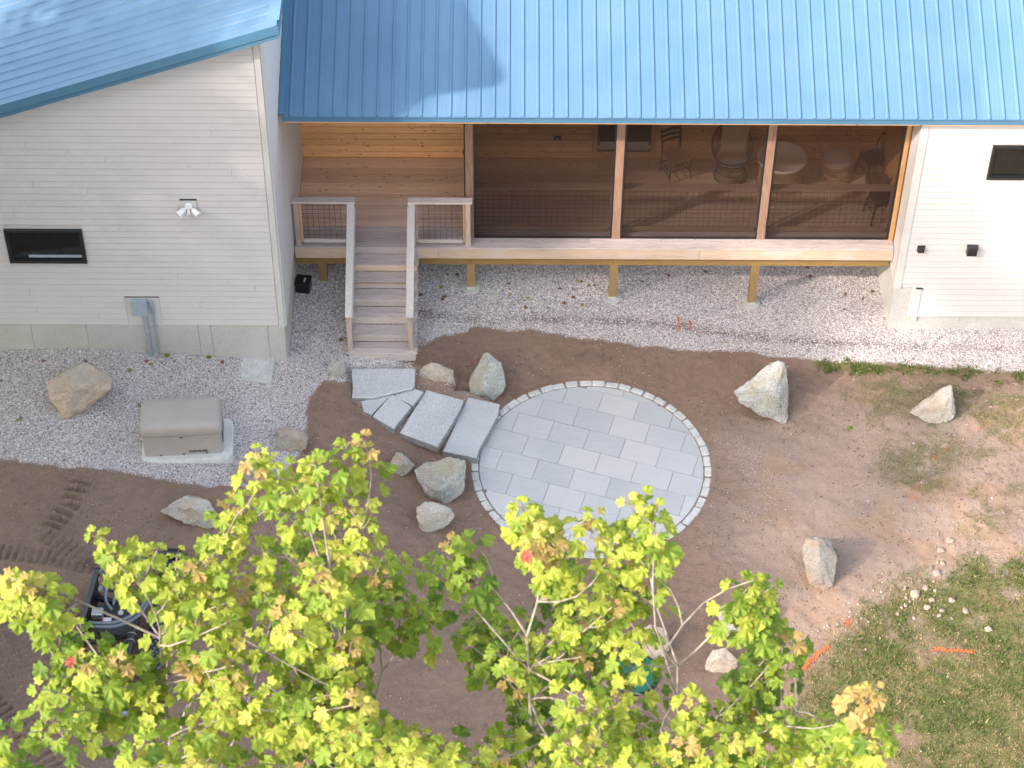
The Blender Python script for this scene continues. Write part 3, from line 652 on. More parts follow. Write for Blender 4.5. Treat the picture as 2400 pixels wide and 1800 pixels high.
for x, y, r in RUB:
    p = GD(*zF(x, y)); R_ = r * .27125 / 150
    inst_o = inst('rubble_stone', rubm[RNG.integers(7)], None, (p.x, p.y, p.z + R_ * .25), (RNG.uniform(-.3, .3), RNG.uniform(-.3, .3), RNG.uniform(0, 6.28)), (R_ * RNG.uniform(.85, 1.2), R_ * RNG.uniform(.75, 1.0), R_))
    sz = 'fist sized' if r > 30 else 'medium' if r > 18 else 'tiny'
    zn = 'at the top of the trail beside the dry soil' if y < 620 and x > 1000 else 'in the dense pile at the lawn edge' if x < 1460 and x > 1000 else 'scattered singly in the green grass' if x >= 1460 else 'along the lower lawn border by the orange paint'
    tag(inst_o, f'{sz} pale pinkish stone {zn}', 'stone', 'loose pale stones by the lawn')

# ================================================================ LEFT WING OF THE HOUSE
YL = 1.798; XE = -5.01                                  # front wall plane and east wall plane
ZSB = ony(675, 761, YL)[2]                              # bottom of the siding
rkA = ony(0, 251, YL - .30); rkB = ony(645, 65, YL - .30)
rsl = (rkB[2] - rkA[2]) / (rkB[0] - rkA[0])             # slope of the shed roof
XR = rkB[0] + .02
def rz(x): return rkB[2] + (x - rkB[0]) * rsl           # roof top surface
RT = .21                                                 # roof edge thickness
wing = empty('house_wing', (XE, YL, 0), 'tall grey sided house wing with a blue metal shed roof on the left', 'house')
XW = -14.0
wall = MB()
wall.add([(XW, YL, ZSB - .02), (XE, YL, ZSB - .02), (XE, YL, rz(XE) - RT), (XW, YL, rz(XW) - RT), (XW, 9, ZSB - .02), (XE, 9, ZSB - .02), (XE, 9, rz(XE) - RT), (XW, 9, rz(XW) - RT)],
         [(0, 1, 2, 3), (1, 5, 6, 2), (5, 4, 7, 6), (4, 0, 3, 7), (3, 2, 6, 7), (0, 4, 5, 1)])
wl = wall.build("wall", "siding", wing)
REV = .127
def course(x0, x1, z, y, parent, clipz=None, axis=0, sgn=-1):
    """one clapboard: proud at its lower edge"""
    zt = z + REV + .004
    def P(a, d, zz): return (a, y + sgn * d, zz) if axis == 0 else (y + sgn * d, a, zz)
    xa, xb, xa2, xb2 = x0, x1, x0, x1
    if clipz: xa2 = max(x0, clipz(zt)); xa = max(x0, clipz(z))
    if xb - max(xa, xa2) < .03: return
    ze = z + .007; f = .007 / (REV + .004); xae, xbe = xa + (xa2 - xa) * f, xb
    m_ = MB(); m_.cur = 0
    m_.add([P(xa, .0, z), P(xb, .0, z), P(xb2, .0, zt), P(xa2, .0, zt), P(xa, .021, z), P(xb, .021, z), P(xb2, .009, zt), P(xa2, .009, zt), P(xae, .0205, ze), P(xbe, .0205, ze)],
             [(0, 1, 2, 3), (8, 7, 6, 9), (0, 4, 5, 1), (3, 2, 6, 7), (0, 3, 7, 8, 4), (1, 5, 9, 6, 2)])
    m_.cur = 1; b_ = len(m_.v); m_.f.append((4, 8, 9, 5)); m_.mi.append(1)  # lower lip strip carries the painted lap shadow
    m_.build('siding_board', ['siding', 'siding_lap_shadow'], parent)
jz = {}
for x, y in [z1(*p) for p in ((915,820),(1365,860),(163,945),(432,990),(683,1030),(1220,1072),(1500,1115),(216,1196),(567,1237),(1084,1278),(1428,1318),(90,1400),(775,1477))] + \
            [zA(*p) for p in ((485,50),(818,88),(1150,125),(1480,160),(1655,200),(193,238),(523,272),(640,390),(240,350),(1300,330))]:
    p = ony(x, y, YL); jz.setdefault(int((p[2] - ZSB) / REV), []).append(p[0])
# window and trim panel openings on the front wall
wq = [ony(u * V, v * V, YL) for u, v in ((8, 493), (177, 493), (187, 565), (20, 565))]
WX0, WX1, WZ0, WZ1 = wq[0][0], wq[1][0], wq[2][2], wq[0][2]
pq = [ony(*zA(*p), YL) for p in ((808, 261), (1031, 261), (1055, 440), (835, 440))]
PX0, PX1, PZ1 = (pq[0][0] + pq[3][0]) / 2, (pq[1][0] + pq[2][0]) / 2, pq[0][2]
clipL = lambda zz: (zz - (rkB[2] - RT - .02)) / rsl + rkB[0] if rsl else -99
k = 0; zc = ZSB
while zc < rz(XE) - RT - .02:
    holes = []
    if zc < WZ1 - .02 and zc + REV > WZ0 + .02: holes.append((WX0, WX1))
    if zc < PZ1 - .02: holes.append((PX0, PX1))
    cuts = [XW, XE - .10]; segs = [(XW, XE - .10)]
    for h0, h1 in holes:
        ns = []
        for a, b in segs:
            if h1 <= a or h0 >= b: ns.append((a, b))
            else:
                if h0 > a: ns.append((a, h0))
                if h1 < b: ns.append((h1, b))
        segs = ns
    js = sorted(jz.get(k, []) or [-12 + (k * 1.37) % 3.2]); 
    for a, b in segs:
        pts = [a] + [j for j in js if a + .1 < j < b - .1] + [b]
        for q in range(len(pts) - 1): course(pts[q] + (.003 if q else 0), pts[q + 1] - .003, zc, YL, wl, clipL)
    zc += REV; k += 1
k = 0; zc = ZSB; ew = MB().box((XE + .002, 5.4, (ZSB + rz(XE) - RT) / 2), (.01, 7.1, rz(XE) - RT - ZSB)).build('side_wall', 'siding', wing)
while zc < rz(XE) - RT - .05:
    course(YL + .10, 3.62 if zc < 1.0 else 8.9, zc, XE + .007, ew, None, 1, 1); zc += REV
zt = rz(XE) - RT - .005
MB().box((XE - .045, YL - .014, (ZSB + zt) / 2 - .01), (.092, .03, zt - ZSB + .03), ch=.003).build('corner_trim', 'trim', wing)
MB().box((XE + .016, YL + .045, (ZSB + zt) / 2 - .01), (.028, .088, zt - ZSB + .03), ch=.003).build('corner_trim', 'trim', wing)
# foundation panels with form seams
fx = [ony(*zA(x, 500), YL + .03)[0] for x in (-300, 210, 567, 1290, 1372, 1740)] + [XE - .012]
fx = [XW] + fx
fnd = MB().box(((XW + XE) / 2 - .02, 5.4, ZSB / 2 - .15), (XE - XW - .02, 7.1, ZSB + .24)).build('foundation', 'concrete', wing)
for a, b in zip(fx[:-1], fx[1:]):
    MB().box(((a + b) / 2, YL + .012, (ZSB - .4) / 2), (b - a - .005, .03, ZSB + .36), ch=.0025).build('concrete_panel', 'concrete', fnd)
MB().box((XE - .02, 5.4, (ZSB - .4) / 2), (.03, 7.1, ZSB + .34)).build('concrete_panel', 'concrete', fnd)
# window
def window(parent, x0, x1, z0, z1, y, fw=.045, name='window'):
    w = MB()
    w.box(((x0 + x1) / 2, y - .02, z1 - fw / 2), (x1 - x0, .05, fw), ch=.004).box(((x0 + x1) / 2, y - .02, z0 + fw / 2), (x1 - x0, .05, fw), ch=.004)
    w.box((x0 + fw / 2, y - .02, (z0 + z1) / 2), (fw, .05, z1 - z0 - 2 * fw - .002), ch=.004).box((x1 - fw / 2, y - .02, (z0 + z1) / 2), (fw, .05, z1 - z0 - 2 * fw - .002), ch=.004)
    f = w.build(name, 'black_metal', parent)
    s = MB(); a = fw + .002; b = .022
    s.box(((x0 + x1) / 2, y - .008, z1 - a - b / 2), (x1 - x0 - 2 * a, .03, b)).box(((x0 + x1) / 2, y - .008, z0 + a + b / 2), (x1 - x0 - 2 * a, .03, b))
    s.box((x0 + a + b / 2, y - .008, (z0 + z1) / 2), (b, .03, z1 - z0 - 2 * a - 2 * b - .002)).box((x1 - a - b / 2, y - .008, (z0 + z1) / 2), (b, .03, z1 - z0 - 2 * a - 2 * b - .002))
    s.build('sash', 'black_metal', f)
    MB().box(((x0 + x1) / 2, y + .004, (z0 + z1) / 2), (x1 - x0 - 2 * a - b, .006, z1 - z0 - 2 * a - b)).build('pane', 'window_glass', f)
    return f
fW = window(wing, WX0, WX1, WZ0, WZ1, YL - .012)
MB().box(((WX0 + WX1) / 2 + .15, YL - .0125, WZ0 + .125), (WX1 - WX0 - .32, .006, .055)).build('window_inner_rail', 'box_grey', fW).name = 'blind_rail'  # grey rail across the lower part of the window
MB().box(((PX0 + PX1) / 2, YL - .012, (ZSB + PZ1) / 2), (PX1 - PX0 - .004, .022, PZ1 - ZSB - .004)).build('utility_panel', 'trim', wing)
MB().box(((PX0 + PX1) / 2, YL - .014, PZ1 + .004), (PX1 - PX0, .03, .007)).build('flashing', 'dark_bronze', wing)
# roof sheet: ribs run up the slope (x), 0.229 m apart in y
def rib_profile(w=.914, n=4):
    pr = []
    for i in range(n):
        c = (i + .5) * w / n
        for d, h in ((-.026, 0), (-.010, .022), (.010, .022), (.026, 0), (.072, 0), (.078, .0012), (.086, .0012), (.092, 0), (.137, 0), (.143, .0012), (.151, .0012), (.157, 0)): pr.append((c + d, h))
    return [(0, 0)] + [p for p in pr if p[0] < w] + [(w, 0)]
PR = rib_profile()
def sheet_mesh(name, L):
    vs = [(a, 0, h) for a, h in PR] + [(a, L, h) for a, h in PR]; n = len(PR)
    me = bpy.data.meshes.new(name); me.from_pydata(vs, [], [(i, i + 1, n + i + 1, n + i) for i in range(n - 1)]); me.materials.append(MATS['roof_blue']); return me
ra = math.atan(rsl); LW = (XR - XW - .3) / math.cos(ra)
rf = MB(); rf.add([(XW, YL - .26, rz(XW) - RT + .02), (XR - .03, YL - .26, rz(XR - .03) - RT + .02), (XR - .03, YL - .26, rz(XR - .03) - .02), (XW, YL - .26, rz(XW) - .02),
               (XW, 9.3, rz(XW) - RT + .02), (XR - .03, 9.3, rz(XR - .03) - RT + .02), (XR - .03, 9.3, rz(XR - .03) - .02), (XW, 9.3, rz(XW) - .02)],
              [(0, 1, 2, 3), (1, 5, 6, 2), (5, 4, 7, 6), (4, 0, 3, 7), (3, 2, 6, 7), (0, 4, 5, 1)])
rf = rf.build("roof", "trim_blue", wing)
shL = sheet_mesh('roof_panel', LW)
for i in range(9):                                       # panel runs: local y -> up slope (-x dir mapped)
    y0 = YL - .24 + (i + 1) * .914
    R = Matrix(((0, math.cos(ra), -math.sin(ra)), (1, 0, 0), (0, math.sin(ra), math.cos(ra)))).transposed()
    # columns: local x -> world y, local y -> up slope (+x), local z -> normal
    R = Matrix(((0, math.cos(ra), -math.sin(ra)), (-1, 0, 0), (0, math.sin(ra), math.cos(ra))))
    inst('roof_panel', shL, rf, (XR - .03 - LW * math.cos(ra) - .06, y0 + .0, rz(XR - .03 - .06) - LW * math.sin(ra) + .004 + i * .0006), R)
# rake trim: top flange, upper face, lower face
def rake(y, z0, z1, yd, name, mat='trim_blue', dx=0):
    a, b = XW, XR + dx
    m_ = MB(); m_.add([(a, y, rz(a) + z0), (b, y, rz(b) + z0), (b, y, rz(b) + z1), (a, y, rz(a) + z1), (a, y + yd, rz(a) + z0), (b, y + yd, rz(b) + z0), (b, y + yd, rz(b) + z1), (a, y + yd, rz(a) + z1)],
                      [(0, 1, 2, 3), (1, 5, 6, 2), (5, 4, 7, 6), (4, 0, 3, 7), (3, 2, 6, 7), (0, 4, 5, 1)]); return m_.build(name, mat, wing)
rake(YL - .30, -.125, .028, .05, 'rake_trim'); rake(YL - .285, -RT, -.127, .04, 'rake_trim'); rake(YL - .302, -.131, -.124, .02, 'trim_lip', 'screw')
rake(YL - .30, .0285, .0335, .13, 'rake_cap', 'roof_blue')
zz = rz(XR)
MB().box((XR + .012, 5.4, zz - .085), (.03, 7.8, .17), ch=.003).build('eave_trim', 'trim_blue', wing)
MB().add([(XR - .16, YL - .17, rz(XR - .16) + .025), (XR + .028, YL - .17, zz + .036), (XR + .028, 9.3, zz + .036), (XR - .16, 9.3, rz(XR - .16) + .025),
          (XR - .16, YL - .17, rz(XR - .16) + .03), (XR + .028, YL - .17, zz + .041), (XR + .028, 9.3, zz + .041), (XR - .16, 9.3, rz(XR - .16) + .03)],
         [(0, 1, 2, 3), (4, 7, 6, 5), (0, 4, 5, 1), (2, 6, 7, 3), (0, 3, 7, 4), (1, 5, 6, 2)]).build('roof_cap', 'roof_blue', wing)

# ================================================================ MAIN HOUSE
YE = 3.05; ZE = 4.80; TP = .4167; XM0, XM1 = -4.93, 13.0; YRG = 8.6
YB = 6.03; ZD = 1.46; YR = 3.253; XRC = 5.20
house = empty('house', (0, YR, 0), 'low house with long blue metal roof and a wood lined screened porch', 'house')
pa = math.atan(TP); LM = (YRG - YE + .03) / math.cos(pa)
roofm = MB(); x0, x1 = XM0, XM1
roofm.add([(x0, YE + .02, ZE - .15), (x1, YE + .02, ZE - .15), (x1, YE + .02, ZE - .012), (x0, YE + .02, ZE - .012), (x0, YRG, ZE - .15 + (YRG - YE) * TP), (x1, YRG, ZE - .15 + (YRG - YE) * TP), (x1, YRG, ZE - .012 + (YRG - YE) * TP), (x0, YRG, ZE - .012 + (YRG - YE) * TP)],
          [(0, 1, 2, 3), (1, 5, 6, 2), (5, 4, 7, 6), (4, 0, 3, 7), (3, 2, 6, 7), (0, 4, 5, 1)])
roofo = roofm.build('roof', 'trim_blue', house)
shM = sheet_mesh('roof_panel', LM); i = 0; xx = XM0 + .02
while xx < XM1 - .5:
    inst('roof_panel', shM, roofo, (xx, YE - .035, ZE - .035 * TP + .003 + (i % 2) * .0006), Matrix(((1, 0, 0), (0, math.cos(pa), -math.sin(pa)), (0, math.sin(pa), math.cos(pa))))); xx += .914; i += 1
sc = MB()                                                # screw rows on the ribs
for row in (.10, .72, 1.44, 2.2, 2.95):
    for q in range(int((XM1 - XM0) / .2285)):
        x = XM0 + .02 + (q + .5) * .2285; y = YE - .035 + row * math.cos(pa) ; z = ZE + (y - YE) * TP + .024
        sc.box((x, y, z), (.014, .014, .010))
sc.build('screws', 'screw', roofo, kind='stuff')
for a, b in ((XM0, -1.0), (-1.0, 2.35), (2.35, 5.9), (5.9, XM1)):
    MB().box(((a + b) / 2, YE, ZE - .075), (b - a - .002, .03, .13), ch=.002).build('fascia', 'trim_blue', roofo)
MB().box(((XM0 + XM1) / 2, YE - .022, ZE - .013), (XM1 - XM0, .05, .012)).build('drip_edge', 'roof_blue', roofo)
MB().bar((XM0 + .0, YE - .03, ZE + .022), (XM0 + .0, YRG, ZE + .022 + (YRG - YE + .03) * TP), .09, .012, up=(0, -math.sin(pa), math.cos(pa))).build('edge_flashing', 'trim_blue', roofo)
MB().box(((XM0 + XM1) / 2, (YE + .02 + YB) / 2, ZE - .165), (XM1 - XM0, YB - YE, .02)).build('ceiling', 'wood_wall', house)
# porch back wall boards
win = (ony(1291 * V, 300 * V, YB - .02), ony(1405 * V, 328 * V, YB - .02)); DW0, DW1, DWZ = win[0][0], win[1][0], win[1][2]
bw = MB().box(((XE + 5.2) / 2, YB + .082, (ZD + ZE) / 2 - .2), (5.2 - XE, .1, ZE - ZD + .2)).box(((XE + 5.2) / 2, YB + .012, ZD - .04), (5.2 - XE, .036, .09)).build('porch_wall', 'wood_wall', house)
zc = ZD + .01; RB = .136
while zc < ZE - .2:
    segs = [(XE + .01, DW0 - .09), (DW1 + .09, 5.19)] if zc + RB > DWZ - .05 else [(XE + .01, 5.19)]
    for a, b in segs:
        j = RNG.uniform(a + .8, b - .8); 
        for p, q in ((a, j - .001), (j + .001, b)): MB().box(((p + q) / 2, YB + .015, zc + RB / 2), (q - p, .03, RB - .008), ch=.007).build('wall_board', 'wood_wall', bw)
    zc += RB
wf = MB().box((DW0 - .045, YB - .008, (DWZ + ZE - .2) / 2), (.085, .03, ZE - .2 - DWZ)).box((DW1 + .045, YB - .008, (DWZ + ZE - .2) / 2), (.085, .03, ZE - .2 - DWZ)).build('window_casing', 'wood_fresh', bw)
MB().box(((DW0 + DW1) / 2, YB + .0, DWZ + .02), (DW1 - DW0, .05, .04)).box((DW0 + .02, YB + .0, (DWZ + ZE) / 2), (.04, .05, ZE - DWZ - .3)).box((DW1 - .02, YB + .0, (DWZ + ZE) / 2), (.04, .05, ZE - DWZ - .3)).build('window_frame', 'black_metal', bw)
MB().box(((DW0 + DW1) / 2, YB + .012, (DWZ + ZE) / 2), (DW1 - DW0 - .05, .008, ZE - DWZ - .3)).build('pane', 'window_glass', bw)
MB().box(((DW0 + DW1) / 2, YB - .006, DWZ + .13), (DW1 - DW0 - .09, .02, .16)).build('threshold', 'grey_pvc', bw)
# porch right side wall lined with wood
sw = MB().box((XRC + .06, (YR + YB) / 2, (ZD + ZE) / 2 - .1), (.1, YB - YR - .02, ZE - ZD - .3)).build('porch_side_wall', 'wood_wall_side', house)
zc = ZD + .01
while zc < ZE - .25: MB().box((XRC - .005, (3.95 + YB) / 2, zc + RB / 2), (.03, YB - 3.96, RB - .006), ch=.003).build('wall_board', 'wood_wall_side', sw); zc += RB
# right front wall
ZS1 = ony(*z3(1952, 1310), YR)[2]; ZS0 = ony(2200, 740, YR)[2]
XT2 = ony(1968 * V, 690 * V, YR)[0]
rw = MB().box((9.2, YR + .1, (ZS1 + ZE - .14) / 2), (8.0, .2, ZE - .14 - ZS1)).box((9.2 + .15, YR + .1, (ZS0 + ZS1) / 2 - .002), (7.7, .2, ZS1 - ZS0)).build('wall', 'siding', house)
q = [ony(u, v, YR) for u, v in ((2328, 339), (2310, 417))]; RX0, RZ1, RZ0 = (q[0][0] + q[1][0]) / 2, q[0][2], q[1][2]
zc = ZS0; k = 0
while zc < ZE - .16:
    xa = (XT2 + .085) if zc < ZS1 - .02 else XRC + .10
    segs = [(xa, 13.0)]
    if zc < RZ1 - .02 and zc + REV > RZ0 + .02: segs = [(xa, RX0), (RX0 + 1.25, 13)]
    for a, b in segs:
        j = a + .9 + (k * 2.17) % 3.0
        pts = [a] + ([j] if j < b - .3 else []) + [b]
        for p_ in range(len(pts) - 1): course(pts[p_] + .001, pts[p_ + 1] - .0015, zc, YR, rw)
    zc += REV; k += 1
window(house, RX0, RX0 + 1.25, RZ0, RZ1, YR - .012)
MB().box((XRC + .05, YR - .014, (ZS1 + ZE - .2) / 2), (.10, .03, ZE - .2 - ZS1), ch=.003).build('corner_trim', 'trim', house)
MB().box((XRC - .012, YR + .05, (ZS1 + ZE - .2) / 2), (.024, .13, ZE - .2 - ZS1), ch=.003).build('corner_trim', 'trim', house)
MB().box((XRC - .004, YR + .35, (ZS1 + ZE - .2) / 2), (.012, .47, ZE - .2 - ZS1)).build('side_cladding', 'siding', house)
MB().box((XT2 + .04, YR - .016, (ZS0 + ZS1) / 2 - .05), (.085, .032, ZS1 - ZS0 + .06), ch=.003).build('corner_trim', 'trim', house)
MB().box((XT2 + .05, YR - .016, ZS1 - .006), (.13, .034, .012)).build('flashing', 'dark_bronze', house)
f2 = MB().box((XRC + 4.0, YR + 1.5, ZS1 / 2 - .25), (8.0, 2.88, ZS1 + .48)).build('foundation', 'concrete', house)
fx = [XRC - .01, ony(2247, 760, YR)[0], ony(2288, 760, YR)[0], 9.5, 13.1]
for a, b in zip(fx[:-1], fx[1:]): MB().box(((a + b) / 2, YR + .035, ZS1 / 2 - .25), (b - a - .004, .05, ZS1 + .46), ch=.0025).build('concrete_panel', 'concrete', f2)

# ================================================================ DECK
YF = 3.66
deck = empty('porch_deck', (0, YF, ZD), 'wooden porch deck on posts with screened bays and wire railings', 'deck')
BW = .1405; y = YF; k = 0; DX0, DX1 = XE + .03, XRC - .02
while y < YB - .02:
    w = min(BW - .006, YB - y - .004); mt = 'wood_weathered' if y < 4.15 else ('wood_floor_mid' if y < 4.85 else 'wood_floor')
    js = [DX0, DX0 + 3.1 + (k * 1.9) % 2.4, DX1 - 1.2 - (k * 1.3) % 2.2, DX1]
    for a, b in zip(js[:-1], js[1:]): MB().box(((a + b) / 2, y + w / 2, ZD - .0125), (b - a - .003, w, .025), ch=.004).build('deck_board', mt, deck)
    y += BW; k += 1
jn = [DX0, -2.55, 1.9, DX1]
for a, b in zip(jn[:-1], jn[1:]): MB().box(((a + b) / 2, YF + .035, ZD - .027 - .115), (b - a - .003, .038, .23), ch=.003).build('rim_joist', 'wood_rim', deck)
ZBM = ZD - .50
jn = [DX0, ony(1104, 618, 3.8)[0], ony(1438, 618, 3.8)[0], DX1 - .03]
for a, b in zip(jn[:-1], jn[1:]): MB().box(((a + b) / 2, 3.83, ZBM + .12), (b - a - .003, .075, .235), ch=.003).build('beam', 'wood_treated_x', deck)
jo = MB()
for i in range(25): jo.box((DX0 + .2 + i * .41, 4.85, ZD - .027 - .09), (.038, 2.25, .18))
jo.build('floor_joists', 'wood_treated_x', deck, kind='stuff')
for (u, v, ub, vb, has) in ((760, 684, 762, 620, 0), (1104, 675, 1104, 618, 1), (1435, 702, 1440, 618, 1), (1761.7, 710, 1771, 616, 1)):
    p = G(u, v); px = ony(u, v, 3.80)[0]; zb = float(gz(px, 3.86)) + (.09 if has else -.05)
    z_low = ony(u, v, 3.795)[2]; zb = max(zb, z_low) if has else zb
    MB().box((px, 3.865, (zb + ZBM) / 2), (.14, .14, ZBM - zb), ch=.005).build('support_post', 'wood_treated', deck)
    if has:
        MB().box((px, 3.862, zb - .02), (.146, .146, .04), ch=.003).box((px, 3.80, zb + .012), (.12, .008, .07)).build('post_base', 'post_base', deck)
        MB().lathe([(.15, -.4), (.15, -.045), (.145, -.04)], (px, 3.85, zb), 20).build('concrete_pier', 'concrete', deck)
# screen posts, frames and screens
PXS = [ony(1015 * V, 500 * V, 3.90)[0], ony(1331 * V, 500 * V, 3.90)[0], ony(1645 * V, 500 * V, 3.90)[0]]
ZTOP = ZE - .18
YS = 3.93; bays = []
for px in PXS: MB().box((px, YS + .045, (ZD + ZTOP) / 2), (.135, .135, ZTOP - ZD), ch=.005).build('porch_post', 'wood_post', deck)
MB().box((XRC - .055, YS + .03, (ZD + ZTOP) / 2), (.075, .14, ZTOP - ZD), ch=.004).build('porch_post', 'wood_fresh', deck, label='orange lit end post against the right wall')
MB().box((0.1, YS + .05, ZTOP - .13), (10.2, .1, .26)).build('header_beam', 'wood_post', deck)
edges = [PXS[0] + .07, PXS[1] - .07, PXS[1] + .07, PXS[2] - .07, PXS[2] + .07, XRC - .10]
for a, b in zip(edges[::2], edges[1::2]):
    fr = MB(); w = .028
    fr.box(((a + b) / 2, YS, ZD + w / 2 + .001), (b - a, .03, w)).box((a + w / 2, YS, (ZD + ZTOP) / 2), (w, .03, ZTOP - ZD - 2 * w)).box((b - w / 2, YS, (ZD + ZTOP) / 2), (w, .03, ZTOP - ZD - 2 * w)).box(((a + b) / 2, YS, ZTOP - w / 2 - .27), (b - a - 2 * w, .029, w))
    f = fr.build('screen_frame', 'black_metal', deck)
    MB().box(((a + b) / 2, YS - .002, (ZD + ZTOP) / 2), (b - a - 2 * w + .004, .0015, ZTOP - ZD - 2 * w + .004)).build('insect_screen', 'screen_mesh', f)
# side screen partition (edge on) between open bay and screened bays
xp = PXS[0] - .075
f = MB().box((xp, (YS + YB) / 2, ZD + .02), (.03, YB - YS - .1, .03)).box((xp, YS + .06, (ZD + ZTOP) / 2), (.03, .03, ZTOP - ZD - .04)).box((xp, YB - .06, (ZD + ZTOP) / 2), (.03, .03, ZTOP - ZD - .04)).box((xp, 5.0, (ZD + ZTOP) / 2), (.03, .03, ZTOP - ZD - .04)).build('screen_door_frame', 'black_metal', deck)
MB().box((xp, (YS + YB) / 2, (ZD + ZTOP) / 2), (.0015, YB - YS - .15, ZTOP - ZD - .05)).build('insect_screen', 'screen_mesh', f)
MB().tube([(xp - .02, 5.02, 2.35), (xp - .05, 5.03, 2.38), (xp - .05, 5.03, 2.48), (xp - .02, 5.02, 2.51)], .008, 6).build('door_handle', 'black_metal', f)
# railings
def wire_panel(parent, a, b, z0, z1, y, step=.102):
    w = MB(); n = int((b - a) / step)
    for i in range(1, n + 1): x = a + (b - a) * i / (n + 1); w.box((x, y, (z0 + z1) / 2), (.0055, .0055, z1 - z0))
    m_ = int((z1 - z0) / step)
    for i in range(1, m_ + 1): zz_ = z0 + (z1 - z0) * i / (m_ + 1); w.box(((a + b) / 2, y + .005, zz_), (b - a, .0045, .0045))
    return w.build('wire_panel', 'dark_bronze', parent, kind='stuff')
for a, b in zip(edges[::2], edges[1::2]):
    zr = 2.47 - .0
    r_ = MB().box(((a + b) / 2, 4.09, zr), (b - a + .05, .14, .036), ch=.003).build('railing_cap', 'wood_post_x', deck)
    MB().box(((a + b) / 2, 4.09, ZD + .09), (b - a, .04, .085), ch=.003).build('bottom_rail', 'wood_post_x', r_)
    MB().box((a + .02, 4.09, (ZD + zr) / 2), (.036, .04, zr - ZD - .02), ch=.003).build('rail_stile', 'wood_rail_z', r_)
    MB().box((b - .02, 4.09, (ZD + zr) / 2), (.036, .04, zr - ZD - .02), ch=.003).build('rail_stile', 'wood_rail_z', r_)
    wire_panel(r_, a + .04, b - .04, ZD + .135, zr - .02, 4.09)
YG = 3.725; ZR = ony(900, 478, YG - .06)[2]
for (ul, ur, pl, pr_) in ((628, 767, 641, 755), (881, 1020, 890, 1009)):
    a, b = ony(ul * V, 440 * V, YG)[0], ony(ur * V, 440 * V, YG)[0]
    if ul == 628: a = XE + .035
    cp = MB().box(((a + b) / 2, YG, ZR + .018), (b - a, .14, .036), ch=.003).build('railing_cap', 'wood_rail', deck)
    l_, r2 = (a + .07, b - .075)
    for px in ((l_, r2)):
        inner = (px == r2) if ul == 628 else (px == l_)
        if not inner: MB().box((px, YG - .0, (ZD + ZR) / 2 - .05), (.088, .088, ZR - ZD + .10), ch=.004).build('railing_post', 'wood_rail_z', cp)
        else: MB().box((px, YG - .0, (ZD + ZR) / 2), (.088, .088, ZR - ZD - .002), ch=.004).build('railing_post', 'wood_rail_z', cp)
        s_ = 1 if px == l_ else -1
        MB().box((px + s_ * .065, YG, (ZD + ZR) / 2 + .02), (.036, .04, ZR - ZD - .12), ch=.003).build('rail_stile', 'wood_fresh' if not inner else 'wood_rail_z', cp)
    MB().box(((l_ + r2) / 2, YG, ZD + .10), (r2 - l_ - .18, .038, .07), ch=.003).build('bottom_rail', 'wood_rail', cp)
    wire_panel(cp, l_ + .085, r2 - .085, ZD + .135, ZR - .002, YG)

# ================================================================ STAIRS
sx0, sx1 = ony(752 * V, 780 * V, 1.98)[0] - .0, ony(900 * V, 780 * V, 1.98)[0]
zg = .45; NR = 7; RH = (ZD - zg) / NR; TD = .28
stairs = empty('deck_stairs', ((sx0 + sx1) / 2, 1.98, zg), 'weathered wooden stairs with two handrails leading down from the deck', 'stairs')
for i in range(1, NR):
    zt_ = ZD - RH * i; yn = YF - TD * i                  # tread i nosing
    for q in range(2): MB().box(((sx0 + sx1) / 2, yn + .006 + .135 / 2 + q * .139 + (0), zt_ - .0125), (sx1 - sx0 + .02, .134, .025), ch=.004).build('tread_board', 'wood_weathered', stairs)
    MB().box(((sx0 + sx1) / 2, yn + TD + .02, zt_ + RH / 2 - .012), (sx1 - sx0 - .03, .02, RH - .026), ch=.002).build('riser_board', 'wood_weathered' if i != 2 else 'wood_rim', stairs)
MB().box(((sx0 + sx1) / 2, YF - TD * 6 + .02, zg + RH / 2 - .02), (sx1 - sx0 - .03, .02, RH + .02), ch=.002).build('riser_board', 'wood_weathered', stairs)
MB().box(((sx0 + sx1) / 2, YF - TD * 2 + .004, ZD - RH * 2 - .014), (sx1 - sx0 - .12, .008, .02)).build('tread_edge', 'wood_treated_x', stairs)
for x in (sx0 + .03, sx1 - .03):
    MB().add([(x - .02, YF, ZD - .32), (x + .02, YF, ZD - .32), (x + .02, YF - TD * 6 + .05, zg + .0), (x - .02, YF - TD * 6 + .05, zg), (x - .02, YF, ZD - RH - .03), (x + .02, YF, ZD - RH - .03), (x + .02, YF - TD * 6 + .05, zg + RH - .04), (x - .02, YF - TD * 6 + .05, zg + RH - .04)],
             [(0, 1, 2, 3), (4, 7, 6, 5), (0, 4, 5, 1), (3, 2, 6, 7), (0, 3, 7, 4), (1, 5, 6, 2)]).build('stringer', 'wood_weathered', stairs)
